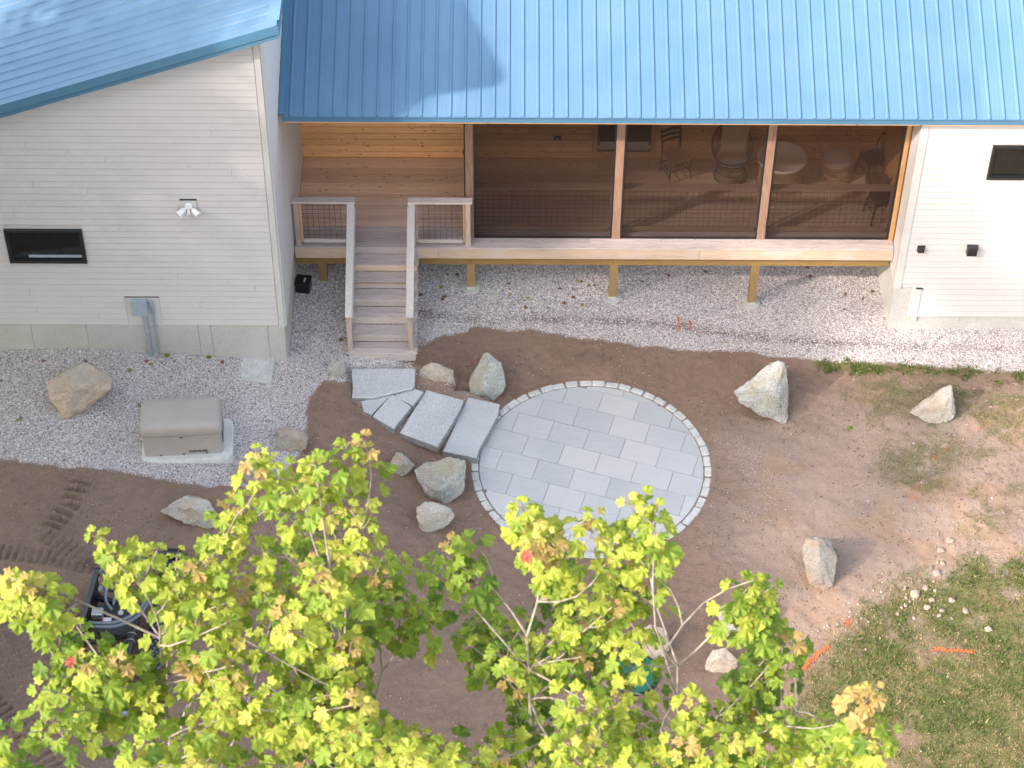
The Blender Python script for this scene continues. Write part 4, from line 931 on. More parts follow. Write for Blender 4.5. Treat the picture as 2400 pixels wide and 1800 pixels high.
for (ut, ub, sgn) in ((757, 754, -1), (888, 887, 1)):
    yb_ = YF - TD * 6 + .10
    xt = ony(ut * V, 450 * V, YG)[0]; zb_top = ony(ub * V, 684 * V, yb_)[2]; xb = ony(ub * V, 684 * V, yb_)[0]
    xm = (xt + xb) / 2
    top = Vector((xm, YG - .0, ZR - .005)); bot = Vector((xm, yb_ - .03, zb_top))
    # cap: level piece then sloping piece
    hr = MB().bar(top + Vector((0, -.02, .0)), bot, .115, .036, ch=.003).build('handrail', 'wood_rail_y', stairs)
    zt0 = ZD - RH * 6
    MB().box((xm, yb_ + .02, (zt0 + zb_top) / 2), (.088, .088, zb_top - zt0 - .0), ch=.004).build('stair_post', 'wood_rail_z', stairs)
    d = (bot - top)
    off = Vector((-sgn * .055, 0, -.06))
    MB().bar(top + off + Vector((0, -.05, -.02)), bot + off + Vector((0, .06, 0)), .034, .085, ch=.003).build('side_rail', 'wood_rail_y', hr)
    lo = Vector((0, 0, -.82))
    MB().bar(top + lo + Vector((0, -.06, -.03)), bot + lo * .95 + Vector((0, .1, .05)), .036, .075, ch=.003).build('lower_rail', 'wood_rail_y', hr)
    w = MB(); n = 16
    for i in range(1, n):
        t_ = i / n; p = top.lerp(bot, t_); w.box((xm, p.y, p.z - .42), (.0055, .0055, .80))
    for i in range(1, 8): dz = -.05 - i * .1; w.bar(top + Vector((0, -.06, dz)), bot + Vector((0, .08, dz)), .0045, .0045)
    w.build('wire_panel', 'dark_bronze', hr, kind='stuff')
st = stairs
MB().add([(p[0], p[1], p[2]) for p in [(0, 0, 0)]], []) if False else None

# ================================================================ PORCH FURNITURE
ZF = ZD + .001
def atz(u, v, z=ZF): p = onz(u, v, z); return Vector((p[0], p[1], z))
z5 = zoomer(1640, 280, .12658); z6 = zoomer(1900, 280, .16878); z8 = zoomer(1500, 280, .12658)
# ladder back chair (feet measured)
fl, fr_, bl = atz(*z8(555, 1215)), atz(*z8(910, 1105)), atz(*z8(380, 970)); brr = bl + (fr_ - fl)
ax = (fr_ - fl).normalized(); ay = (bl - fl); ay = (ay - ax * ay.dot(ax)).normalized(); wch = .43; dch = .40
o_ = (fl + fr_ + bl + bl + (fr_ - fl)) / 4
ch = empty('ladder_chair', o_, 'dark ladder back chair with woven seat standing alone beside the porch window', 'chair')
def L3(x, y, z): return o_ + ax * x + ay * y + Vector((0, 0, z))
for sx in (-1, 1):
    MB().tube([L3(sx * .21, -.19, 0), L3(sx * .205, -.185, .46)], [.013, .017], 8).build('leg', 'chair_wood', ch, smooth=True)
    MB().tube([L3(sx * .18, .22, 0), L3(sx * .175, .18, .45), L3(sx * .18, .20, .65), L3(sx * .19, .26, .92)], [.013, .018, .017, .012], 8).build('leg', 'chair_wood', ch, smooth=True)
    MB().tube([L3(sx * .207, -.187, .25), L3(sx * .177, .20, .25)], .009, 6).tube([L3(sx * .207, -.187, .15), L3(sx * .177, .20, .15)], .009, 6).build('stretcher', 'chair_wood', ch, smooth=True)
MB().tube([L3(-.207, -.187, .28), L3(.207, -.187, .28)], .009, 6).tube([L3(-.177, .2, .22), L3(.177, .2, .22)], .009, 6).build('stretcher', 'chair_wood', ch, smooth=True)
for zz_ in (.66, .75, .84):
    pts = [L3(-.18 + .36 * i / 6, .205 + (zz_ - .65) * .22 + .03 * math.sin(math.pi * i / 6), zz_) for i in range(7)]
    m_ = MB()
    for a, b in zip(pts[:-1], pts[1:]): m_.bar(a, b, .014, .045)
    m_.build('back_slat', 'chair_wood', ch)
se = MB(); se.add([L3(-.21, -.2, .45), L3(.21, -.2, .45), L3(.18, .19, .45), L3(-.18, .19, .45), L3(-.21, -.2, .475), L3(.21, -.2, .475), L3(.18, .19, .475), L3(-.18, .19, .475), L3(0, 0, .462)],
                 [(0, 3, 2, 1), (0, 1, 5, 4), (1, 2, 6, 5), (2, 3, 7, 6), (3, 0, 4, 7), (4, 5, 8), (5, 6, 8), (6, 7, 8), (7, 4, 8)])
se.build('woven_seat', 'wicker', ch)
# rattan bucket chairs
def pod(u, v, label, cush, dark, fac=0.):
    c = atz(u, v); root = empty('rattan_chair', c, label, 'armchair', 'round rattan bucket chairs')
    mt = 'wicker_dark' if dark else 'wicker'
    b = MB(); n = 44
    for i in range(n):                                   # base rods, hourglass
        a = 2 * math.pi * i / n; pts = []
        for z, r in ((0, .285), (.12, .255), (.26, .235), (.36, .245)): pts.append(c + Vector((r * math.cos(a), r * math.sin(a), z)))
        b.tube(pts, .0055, 4, False)
    b.build('base_rods', mt, root, kind='stuff')
    for z, r in ((.01, .288), (.16, .25), (.36, .25)):
        MB().tube([c + Vector((r * math.cos(a), r * math.sin(a), z)) for a in np.linspace(0, 2 * math.pi, 33)], .009, 6, False).build('hoop', mt, root, smooth=True)
    s = MB(); rim = []
    for i in range(64):
        a = 2 * math.pi * i / 64 + fac; k = .5 + .5 * math.cos(a - math.pi / 2 - fac)          # back is +y
        zr = .46 + .42 * k ** 1.6; rr = .335 + .04 * k
        top = c + Vector((rr * math.cos(a), (rr * math.sin(a)) + .05, zr)); rim.append(top)
        s.tube([c + Vector((.23 * math.cos(a), .23 * math.sin(a), .36)), c + Vector((.31 * math.cos(a), .31 * math.sin(a) + .02, .36 + (zr - .36) * .45)), top], .005, 4, False)
    s.build('shell_rods', mt, root, kind='stuff')
    MB().tube(rim + [rim[0]], .013, 6, False).build('rim', mt, root, smooth=True)
    MB().lathe([(.0, .37), (.22, .37), (.262, .39), (.27, .415), (.255, .44), (.19, .455), (0, .46)], c, 32).build('seat_cushion', cush, root, smooth='full')
    return c
c1 = pod(*z5(560, 1040), 'rattan bucket chair with checked blanket on its seat, left of the round table', 'cushion_grey', True)
c2 = pod(*z6(335, 800), 'rattan bucket chair with bare beige cushion, right of the round table', 'cushion', False)
# blanket
bl_ = bpy.data.meshes.new('blanket'); vs = []; fs = []; NX, NY = 10, 14
for j in range(NY + 1):
    for i in range(NX + 1):
        x = (i / NX - .5) * .46; s_ = j / NY * .74
        if s_ < .22: y, z = -.13 + s_, .475
        else: y, z = .09 + (s_ - .22) * .42, .475 + (s_ - .22) * .86
        ca, sa = math.cos(.22), math.sin(.22); z += .008 * math.sin(i * 1.1) + .006 * math.sin(j)
        xx_, yy_ = x * ca + y * sa, -x * sa * .4 + y * ca
        vs.append((xx_, yy_, z + x * .12))
        if i < NX and j < NY: a = j * (NX + 1) + i; fs.append((a, a + 1, a + NX + 2, a + NX + 1))
bl_.from_pydata(vs, [], fs); uv = bl_.uv_layers.new(name='UVMap')
for lp in bl_.loops: v_ = bl_.vertices[lp.vertex_index].index; uv.data[lp.index].uv = ((v_ % (NX + 1)) / NX * .62, (v_ // (NX + 1)) / NY)
bl_.materials.append(MATS['blanket']); bo = inst('blanket', bl_, None, c1); tag(bo, 'tan checked blanket draped over the left rattan chair', 'blanket')
so = bo.modifiers.new('thickness', 'SOLIDIFY'); so.thickness = .012
# round wicker drum table
cT = onz(*z5(1525, 700), ZF + .54); cT = Vector((cT[0], cT[1], ZF)); RTB = .425
tb = empty('round_table', cT, 'round wicker drum table with a pale tray top between the rattan chairs', 'table')
MB().lathe([(0, 0.525), (RTB - .03, 0.525), (RTB - .028, 0.532), (0, 0.532)], cT, 48).build('tabletop', 'table_glass', tb, smooth='full')
MB().lathe([(RTB - .03, 0.510), (RTB, 0.510), (RTB + .012, 0.535), (RTB, 0.560), (RTB - .022, 0.558), (RTB - .03, 0.540)], cT, 48).build('tray_rim', 'cushion', tb, smooth='full')
w = MB()
for i in range(72):
    for tw in (-.16, .16):
        a = 2 * math.pi * i / 72; w.tube([cT + Vector(((RTB - .02) * math.cos(a), (RTB - .02) * math.sin(a), .51)), cT + Vector(((RTB - .06) * math.cos(a + tw), (RTB - .06) * math.sin(a + tw), .22)), cT + Vector(((RTB - .03) * math.cos(a + 2 * tw), (RTB - .03) * math.sin(a + 2 * tw), .0))], .005, 4, False)
w.build('wicker_weave', 'wicker', tb, kind='stuff')
for z, r in ((.50, RTB), (.25, RTB - .055), (.012, RTB - .01)): MB().tube([cT + Vector((r * math.cos(a), r * math.sin(a), z)) for a in np.linspace(0, 2 * math.pi, 41)], .013, 6, False).build('hoop', 'wicker', tb, smooth=True)
# metal bistro chairs with hoop back
def metal_chair(c, ang, label):
    R = Matrix.Rotation(ang, 3, 'Z'); root = empty('metal_chair', c, label, 'chair', 'dark metal bistro chairs')
    def T(x, y, z): return c + R @ Vector((x, y, z))
    m_ = MB(); m_.box(T(0, 0, .445), (.36, .36, .022), R, ch=.01).box(T(0, 0, .415), (.34, .34, .045), R); m_.build('seat', 'gunmetal', root)
    for sx in (-1, 1):
        for sy in (-1, 1):
            m_ = MB(); m_.bar(T(sx * .15, sy * .15, .43), T(sx * .205, sy * .215, .0), .035, .02); m_.tube([T(sx * .15, sy * .15, .43), T(sx * .205, sy * .215, .0)], [.026, .011], 6); m_.build('leg', 'gunmetal', root)
    m_ = MB(); m_.tube([T(-.17, .15, .44), T(-.185, .19, .62), T(-.15, .225, .78), T(-.07, .245, .845), T(0, .25, .855), T(.07, .245, .845), T(.15, .225, .78), T(.185, .19, .62), T(.17, .15, .44)], .011, 8)
    m_.build('hoop_back', 'gunmetal', root, smooth=True)
    m_ = MB(); m_.bar(T(0, .175, .45), T(0, .245, .84), .085, .008); m_.build('back_splat', 'gunmetal', root)
    m_ = MB()
    for sy in (-1, 1): m_.bar(T(-.175, sy * .18, .22), T(.175, sy * .18, .22), .008, .02)
    m_.build('cross_brace', 'gunmetal', root)
f1 = atz(*z6(640, 945)); metal_chair(Vector((f1.x + .27, f1.y + .30, ZF)), -1.15, 'dark metal hoop back chair behind the small wooden topped table')
f2_ = (atz(*z6(795, 1480)) + atz(*z6(1130, 1450))) / 2; metal_chair(Vector((f2_.x + .0, f2_.y + .21, ZF)), -1.35 + .0, 'dark metal hoop back chair in front of the small wooden topped table')
cs = onz(*z6(925, 835), ZF + .52); cs = Vector((cs[0], cs[1], ZF))
tb2 = empty('side_table', cs, 'small round wooden topped side table with wire basket base by the right wall', 'side table')
MB().lathe([(0, .505), (.195, .505), (.205, .512), (.205, .525), (.198, .532), (0, .532)], cs, 36).build('tabletop', 'table_wood', tb2, smooth=True)
w = MB()
for i in range(26):
    a = 2 * math.pi * i / 26; w.tube([cs + Vector((.185 * math.cos(a), .185 * math.sin(a), .505)), cs + Vector((.15 * math.cos(a), .15 * math.sin(a), .01))], .0035, 4, False)
w.build('wire_basket', 'wicker', tb2, kind='stuff')
for z, r in ((.25, .167), (.01, .15)): MB().tube([cs + Vector((r * math.cos(a), r * math.sin(a), z)) for a in np.linspace(0, 2 * math.pi, 25)], .005, 5, False).build('hoop', 'gunmetal', tb2)
thr = MB().lathe([(0, .15), (.06, .15), (.10, .20), (.12, .28), (.09, .36), (0, .39)], cs + Vector((.17, -.10, .0)), 14).build('throw_cloth', 'stripe', None, cs, smooth='full'); tag(thr, 'red and white striped cloth stuffed beside the side table basket', 'cloth')
thr2 = MB().lathe([(0, .12), (.07, .12), (.11, .2), (.1, .3), (0, .36)], cs + Vector((-.02, -.02, .0)), 12).build('cloth_bundle', 'cushion_grey', None, cs, smooth='full'); tag(thr2, 'pale cloth bundle stored inside the side table basket', 'cloth')
# wall outlet / light on the porch back wall
p = ony(1307, 324, YB - .02); o = MB().box((p[0], YB - .02, p[2]), (.13, .035, .085), ch=.01).build('outlet_cover', 'wicker_dark', None, (p[0], YB, p[2])); MB().box((p[0], YB - .04, p[2]), (.06, .01, .04), ch=.003).build('socket', 'grey_pvc', o); tag(o, 'grey covered outlet on the wood wall inside the first screened bay', 'outlet')

# ================================================================ FIXTURES ON WALLS
yw = YL - .022
p = ony(*z1(1222, 1350), yw - .06); fl_ = empty('floodlight', (p[0], yw, p[2]), 'white twin head security floodlight on the left wing wall', 'floodlight')
c0 = Vector((p[0], yw, p[2]))
MB().box(c0 + Vector((0, -.012, .045)), (.24, .024, .17), ch=.004).build('mounting_block', 'trim', fl_)
MB().box(c0 + Vector((0, -.014, .135)), (.26, .03, .008)).build('flashing', 'dark_bronze', fl_)
MB().lathe([(0, 0), (.055, 0), (.06, .012), (.05, .035), (.0, .04)], (0, 0, 0), 20).build('tmp', 'white_plastic', None)
tmp = bpy.data.objects['tmp']; tmp.name = 'canopy'; tmp.parent = fl_; tmp.rotation_euler = (math.pi / 2, 0, 0); tmp.location = (0, -.024, .02)
for s_ in (-1, 1):
    a = c0 + Vector((s_ * .03, -.05, .01)); d = Vector((s_ * .75, -.55, -.45)).normalized()
    h_ = MB(); h_.tube([a, a + d * .04], .014, 8); h_.tube([a + d * .04, a + d * .06, a + d * .12, a + d * .165, a + d * .172], [.03, .045, .05, .062, .058], 14); h_.build('lamp_head', 'white_plastic', fl_, smooth=True)
s0 = c0 + Vector((0, -.06, -.01)); MB().tube([s0, s0 + Vector((0, -.02, -.03)), s0 + Vector((0, -.03, -.06)), s0 + Vector((0, -.03, -.085))], [.012, .02, .028, .022], 12).build('motion_sensor', 'white_plastic', fl_, smooth=True)
# grey disconnect box with conduits
pb = [ony(*zA(*q), yw - .1) for q in ((848, 300), (945, 300), (900, 385))]
bx0, bx1, bz0 = pb[0][0], pb[1][0], pb[2][2]; bz1 = bz0 + .28; bc = Vector(((bx0 + bx1) / 2, yw - .055, (bz0 + bz1) / 2)); bwid = bx1 - bx0 + .01
eb = empty('disconnect_box', bc, 'blue grey electrical box with two grey conduits running into the gravel', 'electrical box')
MB().box(bc, (bwid, .11, bz1 - bz0), ch=.006).build('enclosure', 'box_grey', eb)
MB().box(bc + Vector((0, -.059, .0)), (bwid + .012, .008, bz1 - bz0 + .01), ch=.003).build('cover', 'box_grey', eb)
MB().box(bc + Vector((bwid / 2 + .012, -.02, .03)), (.012, .04, .16), ch=.003).build('switch_lever', 'box_grey', eb)
gx = bc.x + .06; g0 = float(gz(gx, YL)) - .05
MB().tube([(gx, yw - .05, bz0 + .005), (gx, yw - .05, bz0 - .03)], .04, 12).tube([(gx, yw - .05, bz0 - .03), (gx, yw - .05, bz0 - .11)], .047, 12).build('conduit_fitting', 'grey_pvc', eb, smooth=True)
MB().tube([(gx, yw - .05, bz0 - .10), (gx, yw - .05, g0)], .037, 12).build('conduit', 'grey_pvc', eb, smooth=True)
MB().tube([(gx, yw - .05, bz0 - .34), (gx, yw - .05, bz0 - .39)], .043, 12).build('conduit_coupling', 'box_grey', eb, smooth=True)
px2 = ony(*zA(985, 320), yw - .03)
MB().box((px2[0], yw - .03, bz1 - .08), (.045, .06, .13), ch=.008).build('junction_box', 'box_grey', eb)
x2 = px2[0]; MB().tube([(x2, yw - .035, bz1 - .14), (x2, yw - .035, bz1 - .26)], .024, 10).tube([(x2, yw - .035, bz1 - .28), (x2, yw - .035, bz1 - .34)], .026, 10).build('conduit_fitting', 'grey_pvc', eb, smooth=True)
MB().tube([(x2, yw - .035, bz1 - .12), (x2, yw - .035, g0)], .017, 10).build('conduit', 'grey_pvc', eb, smooth=True)
# vents on the right wall
def vent(u, v, w, h, d, label, hood):
    p = ony(u, v, YR - .02 - d); root = empty('wall_vent', (p[0], YR - .02, p[2]), label, 'vent')
    MB().box((p[0], YR - .022 - d / 2, p[2]), (w, d, h), ch=.004).build('housing', 'dark_bronze', root)
    if hood:
        MB().box((p[0], YR - .022 - d / 2, p[2] + h / 2 + .004), (w + .012, d + .01, .008)).build('hood_top', 'dark_bronze', root)
        MB().box((p[0], YR - .024 - d, p[2] - .03), (w - .03, .006, h - .07)).build('damper', 'black_metal', root)
    else: MB().box((p[0], YR - .026, p[2]), (w + .02, .01, h + .02)).build('backplate', 'black_metal', root)
vent(2159.5, 588, .105, .11, .06, 'small square dark vent box near the corner of the right wall', False)
vent(2279, 592, .165, .17, .10, 'larger dark hooded dryer vent further right on the right wall', True)
# black box under the deck
p = GD(*[q * 1 for q in zoomer(600, 400, .27125)(410, 1060)]); bb = empty('black_utility_box', p, 'black plastic box lying on the gravel in the shade below the deck', 'plastic box')
Rb = Matrix.Rotation(-.12, 3, 'Z')
MB().box(p + Vector((0, .1, .10)), (.25, .24, .20), Rb, ch=.02).build('body', 'black_plastic', bb); MB().box(p + Vector((0, .1, .215)), (.265, .25, .03), Rb, ch=.012).build('lid', 'black_plastic', bb); MB().box(p + Vector((.03, .08, .24)), (.03, .10, .02), Rb, ch=.006).build('latch', 'box_grey', bb)

# ================================================================ GENERATOR, PAD, LID
gp = [GD(*zA(*q)) for q in ((930, 1310), (1440, 1312))]; gl, gr_ = gp; GW = (gr_ - gl).length; gdir = (gr_ - gl).normalized(); gang = math.atan2(gdir.y, gdir.x)
gc = (gl + gr_) / 2; gzz = gc.z + .07; GDp, GH = .66, .70
gbase = Vector((gc.x, gc.y + GDp / 2, gc.z)); gen = empty('standby_generator', gbase, 'taupe home standby generator with a rounded lid on a pale pad', 'generator'); 
Rg = Matrix.Rotation(gang, 3, 'Z')
def rrect(w, d, r, n=6):
    return [(sx * (w / 2 - r) + r * math.cos(a0 + k * math.pi / 2 / n), sy * (d / 2 - r) + r * math.sin(a0 + k * math.pi / 2 / n)) for sx, sy, a0 in ((1, 1, 0), (-1, 1, math.pi / 2), (-1, -1, math.pi), (1, -1, 1.5 * math.pi)) for k in range(n + 1)]
def loft(rings, name, mat, parent, base, smooth=True):
    m_ = MB(); n = len(rings[0][0]); vs = []
    for poly, z in rings: vs += [base + Rg @ Vector((a, b, z)) for a, b in poly]
    fs = [(i * n + k, i * n + (k + 1) % n, (i + 1) * n + (k + 1) % n, (i + 1) * n + k) for i in range(len(rings) - 1) for k in range(n)] + [tuple(range(n))[::-1], tuple((len(rings) - 1) * n + k for k in range(n))]
    m_.add(vs, fs); return m_.build(name, mat, parent, smooth=smooth)
w_, d_ = GW, GDp
loft([(rrect(w_ + .20, d_ + .20, .12), -.08), (rrect(w_ + .20, d_ + .20, .12), .06), (rrect(w_ + .18, d_ + .18, .11), .075)], 'base_pad', 'pad_white', gen, gbase + Vector((.05, .0, 0)))
zb_ = .076
loft([(rrect(w_, d_, .05), zb_), (rrect(w_ - .005, d_ - .01, .05), zb_ + .05), (rrect(w_ + .0, d_, .055), zb_ + .40), (rrect(w_ + .02, d_ + .01, .06), zb_ + .445)], 'housing', 'generator_shell', gen, gbase)
loft([(rrect(w_ + .03, d_ + .02, .06), zb_ + .45), (rrect(w_ + .045, d_ + .035, .07), zb_ + .47), (rrect(w_ + .04, d_ + .03, .08), zb_ + .56), (rrect(w_ - .0, d_ - .01, .09), zb_ + .625), (rrect(w_ - .09, d_ - .10, .09), zb_ + .655), (rrect(w_ - .3, d_ - .3, .1), zb_ + .662)], 'lid', 'generator_shell', gen, gbase)
m_ = MB()                                                # curved lip under the lid, front
pts = []
for i in range(17):
    s_ = i / 16 * 2 - 1; pts.append(gbase + Rg @ Vector((s_ * w_ * .49, -d_ / 2 - .016, zb_ + .445 - .035 * (1 - s_ * s_))))
m_.tube(pts, .009, 6); m_.build('lid_lip', 'generator_shell', gen, smooth=True)
MB().box(gbase + Rg @ Vector((0, -d_ / 2 - .028, zb_ + .425)), (.035, .01, .022), Rg, ch=.003).build('latch', 'black_plastic', gen)
MB().box(gbase + Rg @ Vector((w_ / 2 + .004, .02, zb_ + .24)), (.012, d_ * .62, .30), Rg, ch=.004).build('louvre_panel', 'black_plastic', gen)
for k in range(3): MB().box(gbase + Rg @ Vector((-.36 + .36 * k, -d_ / 2 - .004, zb_ + .022)), (.03, .01, .016), Rg).build('bolt_cover', 'black_plastic', gen)
cu = bpy.data.curves.new('lettering', 'FONT'); cu.body = 'KOHLER'; cu.size = .062; cu.extrude = .0015; cu.offset = .0016; cu.space_character = 1.12; cu.align_x = 'CENTER'
to = bpy.data.objects.new('lettering', cu); COL.objects.link(to); dg = bpy.context.evaluated_depsgraph_get(); mt_ = bpy.data.meshes.new_from_object(to.evaluated_get(dg)); bpy.data.objects.remove(to)
mt_.materials.clear(); mt_.materials.append(MATS['black_plastic'])
lo_ = inst('lettering', mt_, gen, gbase + Rg @ Vector((.235, -d_ / 2 - .004, zb_ + .055)), (math.pi / 2, 0, gang), (1.15, 1, 1))
# leaning concrete paver block
q = [zA(1548, 636), zA(1782, 660), zA(1757, 822), zA(1522, 800)]; zt_ = .66
P = [onz(*a, zt_)[:2] for a in q]; c = sum(P) / 4; c_ = Vector((c[0], c[1], zt_ - .14))
m_ = MB(); m_.prism(P, zt_ - .18, zt_); pv = m_.build('concrete_pad', 'concrete', None, c_); bm = bmesh.new(); bm.from_mesh(pv.data); bmesh.ops.bevel(bm, geom=list(bm.edges), offset=.006, segments=1, affect='EDGES'); bm.to_mesh(pv.data); bm.free()
tag(pv, 'square grey concrete pad lying on the gravel at the foundation corner', 'concrete pad')
c3 = (c[0], c[1])
MB().prism([(c3[0] + (p[0] - c3[0]) * .72 + .0, c3[1] + (p[1] - c3[1]) * .72) for p in P], zt_ - .01, zt_ + .003).build('stain_patch', 'cobble', pv, (c3[0], c3[1], zt_ - .14)).location = (0, 0, 0)
# green riser lid
cg = GD(*zD(225, 1050)); gl_ = empty('green_lid', cg, 'round green plastic tank lid showing between the leaves', 'lid')
MB().lathe([(0, -.1), (.36, -.1), (.37, .03), (.36, .055), (.30, .06), (.29, .07), (0, .085)], cg, 40).build('lid', 'green_plastic', gl_, smooth=True)
m_ = MB()
for k in range(16): a = k * math.pi / 8; m_.bar(cg + Vector((.08 * math.cos(a), .08 * math.sin(a), .088)), cg + Vector((.28 * math.cos(a), .28 * math.sin(a), .076)), .012, .012)
m_.build('ribs', 'green_plastic', gl_)
MB().lathe([(.385, -.1), (.40, -.1), (.40, .02), (.385, .02)], cg, 40).build('riser_ring', 'rubber', gl_)

# ================================================================ ORANGE PAINT MARKS
def mark(pts, w, label, n=90, size=.02, up=.012):
    m_ = MB(); L = [GD(*p) for p in pts]
    for i in range(n):
        t_ = RNG.random() * (len(L) - 1); k = int(t_); p = L[k].lerp(L[k + 1], t_ - k); p = p + Vector((RNG.normal(0, w), RNG.normal(0, w), 0)); z = gh(p.x, p.y) + up * RNG.uniform(.5, 1.3)
        s_ = size * RNG.uniform(.4, 1.2); a = RNG.uniform(0, 6.28); d1 = Vector((math.cos(a), math.sin(a), RNG.uniform(-.2, .2))) * s_; d2 = Vector((-math.sin(a), math.cos(a), RNG.uniform(-.2, .2))) * s_ * .6; c_ = Vector((p.x, p.y, z))
        b = len(m_.v); m_.add([c_ - d1, c_ + d2, c_ + d1, c_ - d2, c_ + Vector((0, 0, -.012))], [(0, 1, 2, 3), (0, 1, 4), (1, 2, 4), (2, 3, 4), (3, 0, 4)])
    o = m_.build('paint_mark', 'rope_paint', None, L[0]); return tag(o, label, 'paint mark', 'orange utility paint marks')
mark([zF(1420, 1185), zF(1560, 1215), zF(1680, 1215), zF(1780, 1225)], .018, 'brightest straight orange paint line across the lawn', 170, .017, .022)
mark([zF(265, 1400), zF(340, 1320), zF(420, 1240), zF(505, 1170)], .02, 'orange paint streak at the left edge of the lawn', 260, .018, .02)
mark([zF(670, 990), zF(720, 940)], .035, 'faint orange paint smudge at the top edge of the lawn', 50, .014, .015)
mark([zC(1610, 1050), zC(1720, 960)], .016, 'orange paint stroke on bare soil in the middle of the patchy grass', 55, .010, .004)
mark([zC(1475, 1325), zC(1530, 1190)], .018, 'orange paint stroke further left beside a green weed tuft', 45, .010, .004)
mark([zC(1860, 860), zC(1925, 835), zC(2040, 800)], .025, 'faint orange paint streak right of the wedge boulder', 36, .010, .004)
mark([z3(520, 1500), z3(535, 1600)], .014, 'left one of two red orange paint spots on the gravel', 90, .014, .016)
mark([z3(598, 1530), z3(605, 1590)], .014, 'right one of two red orange paint spots on the gravel', 60, .014, .016)
mark([zD(2180, 905), zD(2260, 900)], .02, 'short orange paint dash further right than the long line', 30, .014, .02)

# ================================================================ FALLEN LEAVES, WEEDS
def leaf_mesh(name, mat, seed, fold=.16, droop=.25):
    r = np.random.default_rng(seed)
    half = [(0.03, 0.0), (.16, -.08), (.30, -.06), (.42, -.06), (.42, .08), (.43, .20), (.52, .26), (.66, .36), (.60, .44), (.58, .56), (.46, .58), (.35, .56), (.35, .68), (.28, .76), (.20, .82), (.10, .90)]
    out = [(x * r.uniform(.93, 1.07), y * r.uniform(.95, 1.05)) for x, y in half] + [(0, 1.03)] + [(-x * r.uniform(.93, 1.07), y * r.uniform(.95, 1.05)) for x, y in half[::-1]]
    dirs = [math.atan2(1, 0), math.atan2(.42, .62), math.atan2(.42, -.62), math.atan2(.02, .4), math.atan2(.02, -.4)]
    ox, oy = 0, .16
    def hgt(x, y):
        dx, dy = x - ox, y - oy; rr = math.hypot(dx, dy); a = math.atan2(dy, dx)
        d = min(abs((a - q + math.pi) % (2 * math.pi) - math.pi) for q in dirs)
        return fold * rr * min(1, d * 2.2) - droop * rr * rr * .9
    vs = [(ox, oy, 0)]; mid = []
    for x, y in out: vs.append((x, y, hgt(x, y) + r.uniform(-.02, .02)))
    n = len(out); fs = []
    for x, y in out: mx_, my_ = ox + (x - ox) * .55, oy + (y - oy) * .55; vs.append((mx_, my_, hgt(mx_, my_) * 1.1))
    for i in range(n):
        j = (i + 1) % n; fs.append((0, 1 + n + i, 1 + n + j)); fs.append((1 + n + i, 1 + i, 1 + j, 1 + n + j))
    vs = [(a, b - .0, c) for a, b, c in vs]
    me = bpy.data.meshes.new(name); me.from_pydata(vs, [], fs); me.materials.append(MATS[mat]); me.polygons.foreach_set('use_smooth', [True] * len(me.polygons)); return me
dl = [leaf_mesh('fallen_leaf', 'dead_leaf', 50 + i, .3, .5) for i in range(3)] + [leaf_mesh('fallen_leaf', 'leaf_orange', 60, .3, .4), leaf_mesh('fallen_leaf', 'leaf_green', 61, .3, .3)]
FL = [(z3, [(700,1205,0),(460,1230,0),(1360,1180,0),(1380,1235,0),(1600,1355,0),(1715,1385,0),(1780,1335,0),(285,1278,0),(1005,1095,3)]), (zA, [(280,680,0),(965,712,3),(955,680,1),(830,748,4),(1450,690,0),(110,1065,4),(135,1050,0),(905,980,4),(5,815,0),(550,683,0)]),
      (zoomer(1060, 540, .1989), [(60,535,0),(655,645,0),(670,765,3),(905,810,4),(1480,610,3),(1540,612,0),(1600,650,1),(1675,645,0),(1310,850,0),(1520,880,3),(1410,785,0),(875,908,0),(1260,685,0)]), (zoomer(600, 400, .27125), [(1595,1005,4),(1620,1090,0),(1610,1125,1),(1735,910,0),(1430,1070,0),(740,1455,0)]), (zC, [(245,290,3),(1055,75,0)])]
for z, ps in FL:
    for x, y, k in ps:
        p = GD(*z(x, y)); o = inst('fallen_leaf', dl[k if k > 2 else RNG.integers(3)], None, p + Vector((0, 0, .02)), (RNG.uniform(-.3, .3), RNG.uniform(-.3, .3), RNG.uniform(0, 6.28)), RNG.uniform(.05, .075))
        tag(o, {3: 'orange fallen maple leaf lying on the pale gravel', 4: 'green fallen maple leaf lying on the pale gravel'}.get(k, 'brown curled dead leaf lying on the pale gravel'), 'leaf', 'fallen leaves on the gravel')
wl_m = [leaf_mesh('leaf', 'leaf_green', 70, .2, .4), leaf_mesh('leaf', 'leaf_lime', 71, .2, .4)]
for (z, x, y, h, n, lb) in ((zA, 405, 570, .16, 11, 'tallest green weed growing in the gravel by the left foundation'), (zA, 1080, 648, .05, 7, 'low green weed near the grey conduits'), (zA, 1352, 657, .04, 6, 'tiny green weed by the foundation left of the concrete pad'), (zA, 440, 595, .04, 5, 'tiny weed sprout beside the tallest weed'),
                             (zC, 1080, 845, .05, 12, 'small green weed tuft on the bare sandy soil')):
    p = GD(*z(x, y)); wd = empty('weed', p, lb, 'weed')
    m_ = MB(); m_.tube([p, p + Vector((.01, 0, h))], .003, 5).build('stem', 'leaf_green', wd)
    for i in range(n):
        a = i * 2.4; inst('leaf', wl_m[i % 2], wd, p + Vector((.012 * math.cos(a), .012 * math.sin(a), h * (.2 + .8 * i / n))), (RNG.uniform(-.4, .2), 0, a), RNG.uniform(.035, .06))

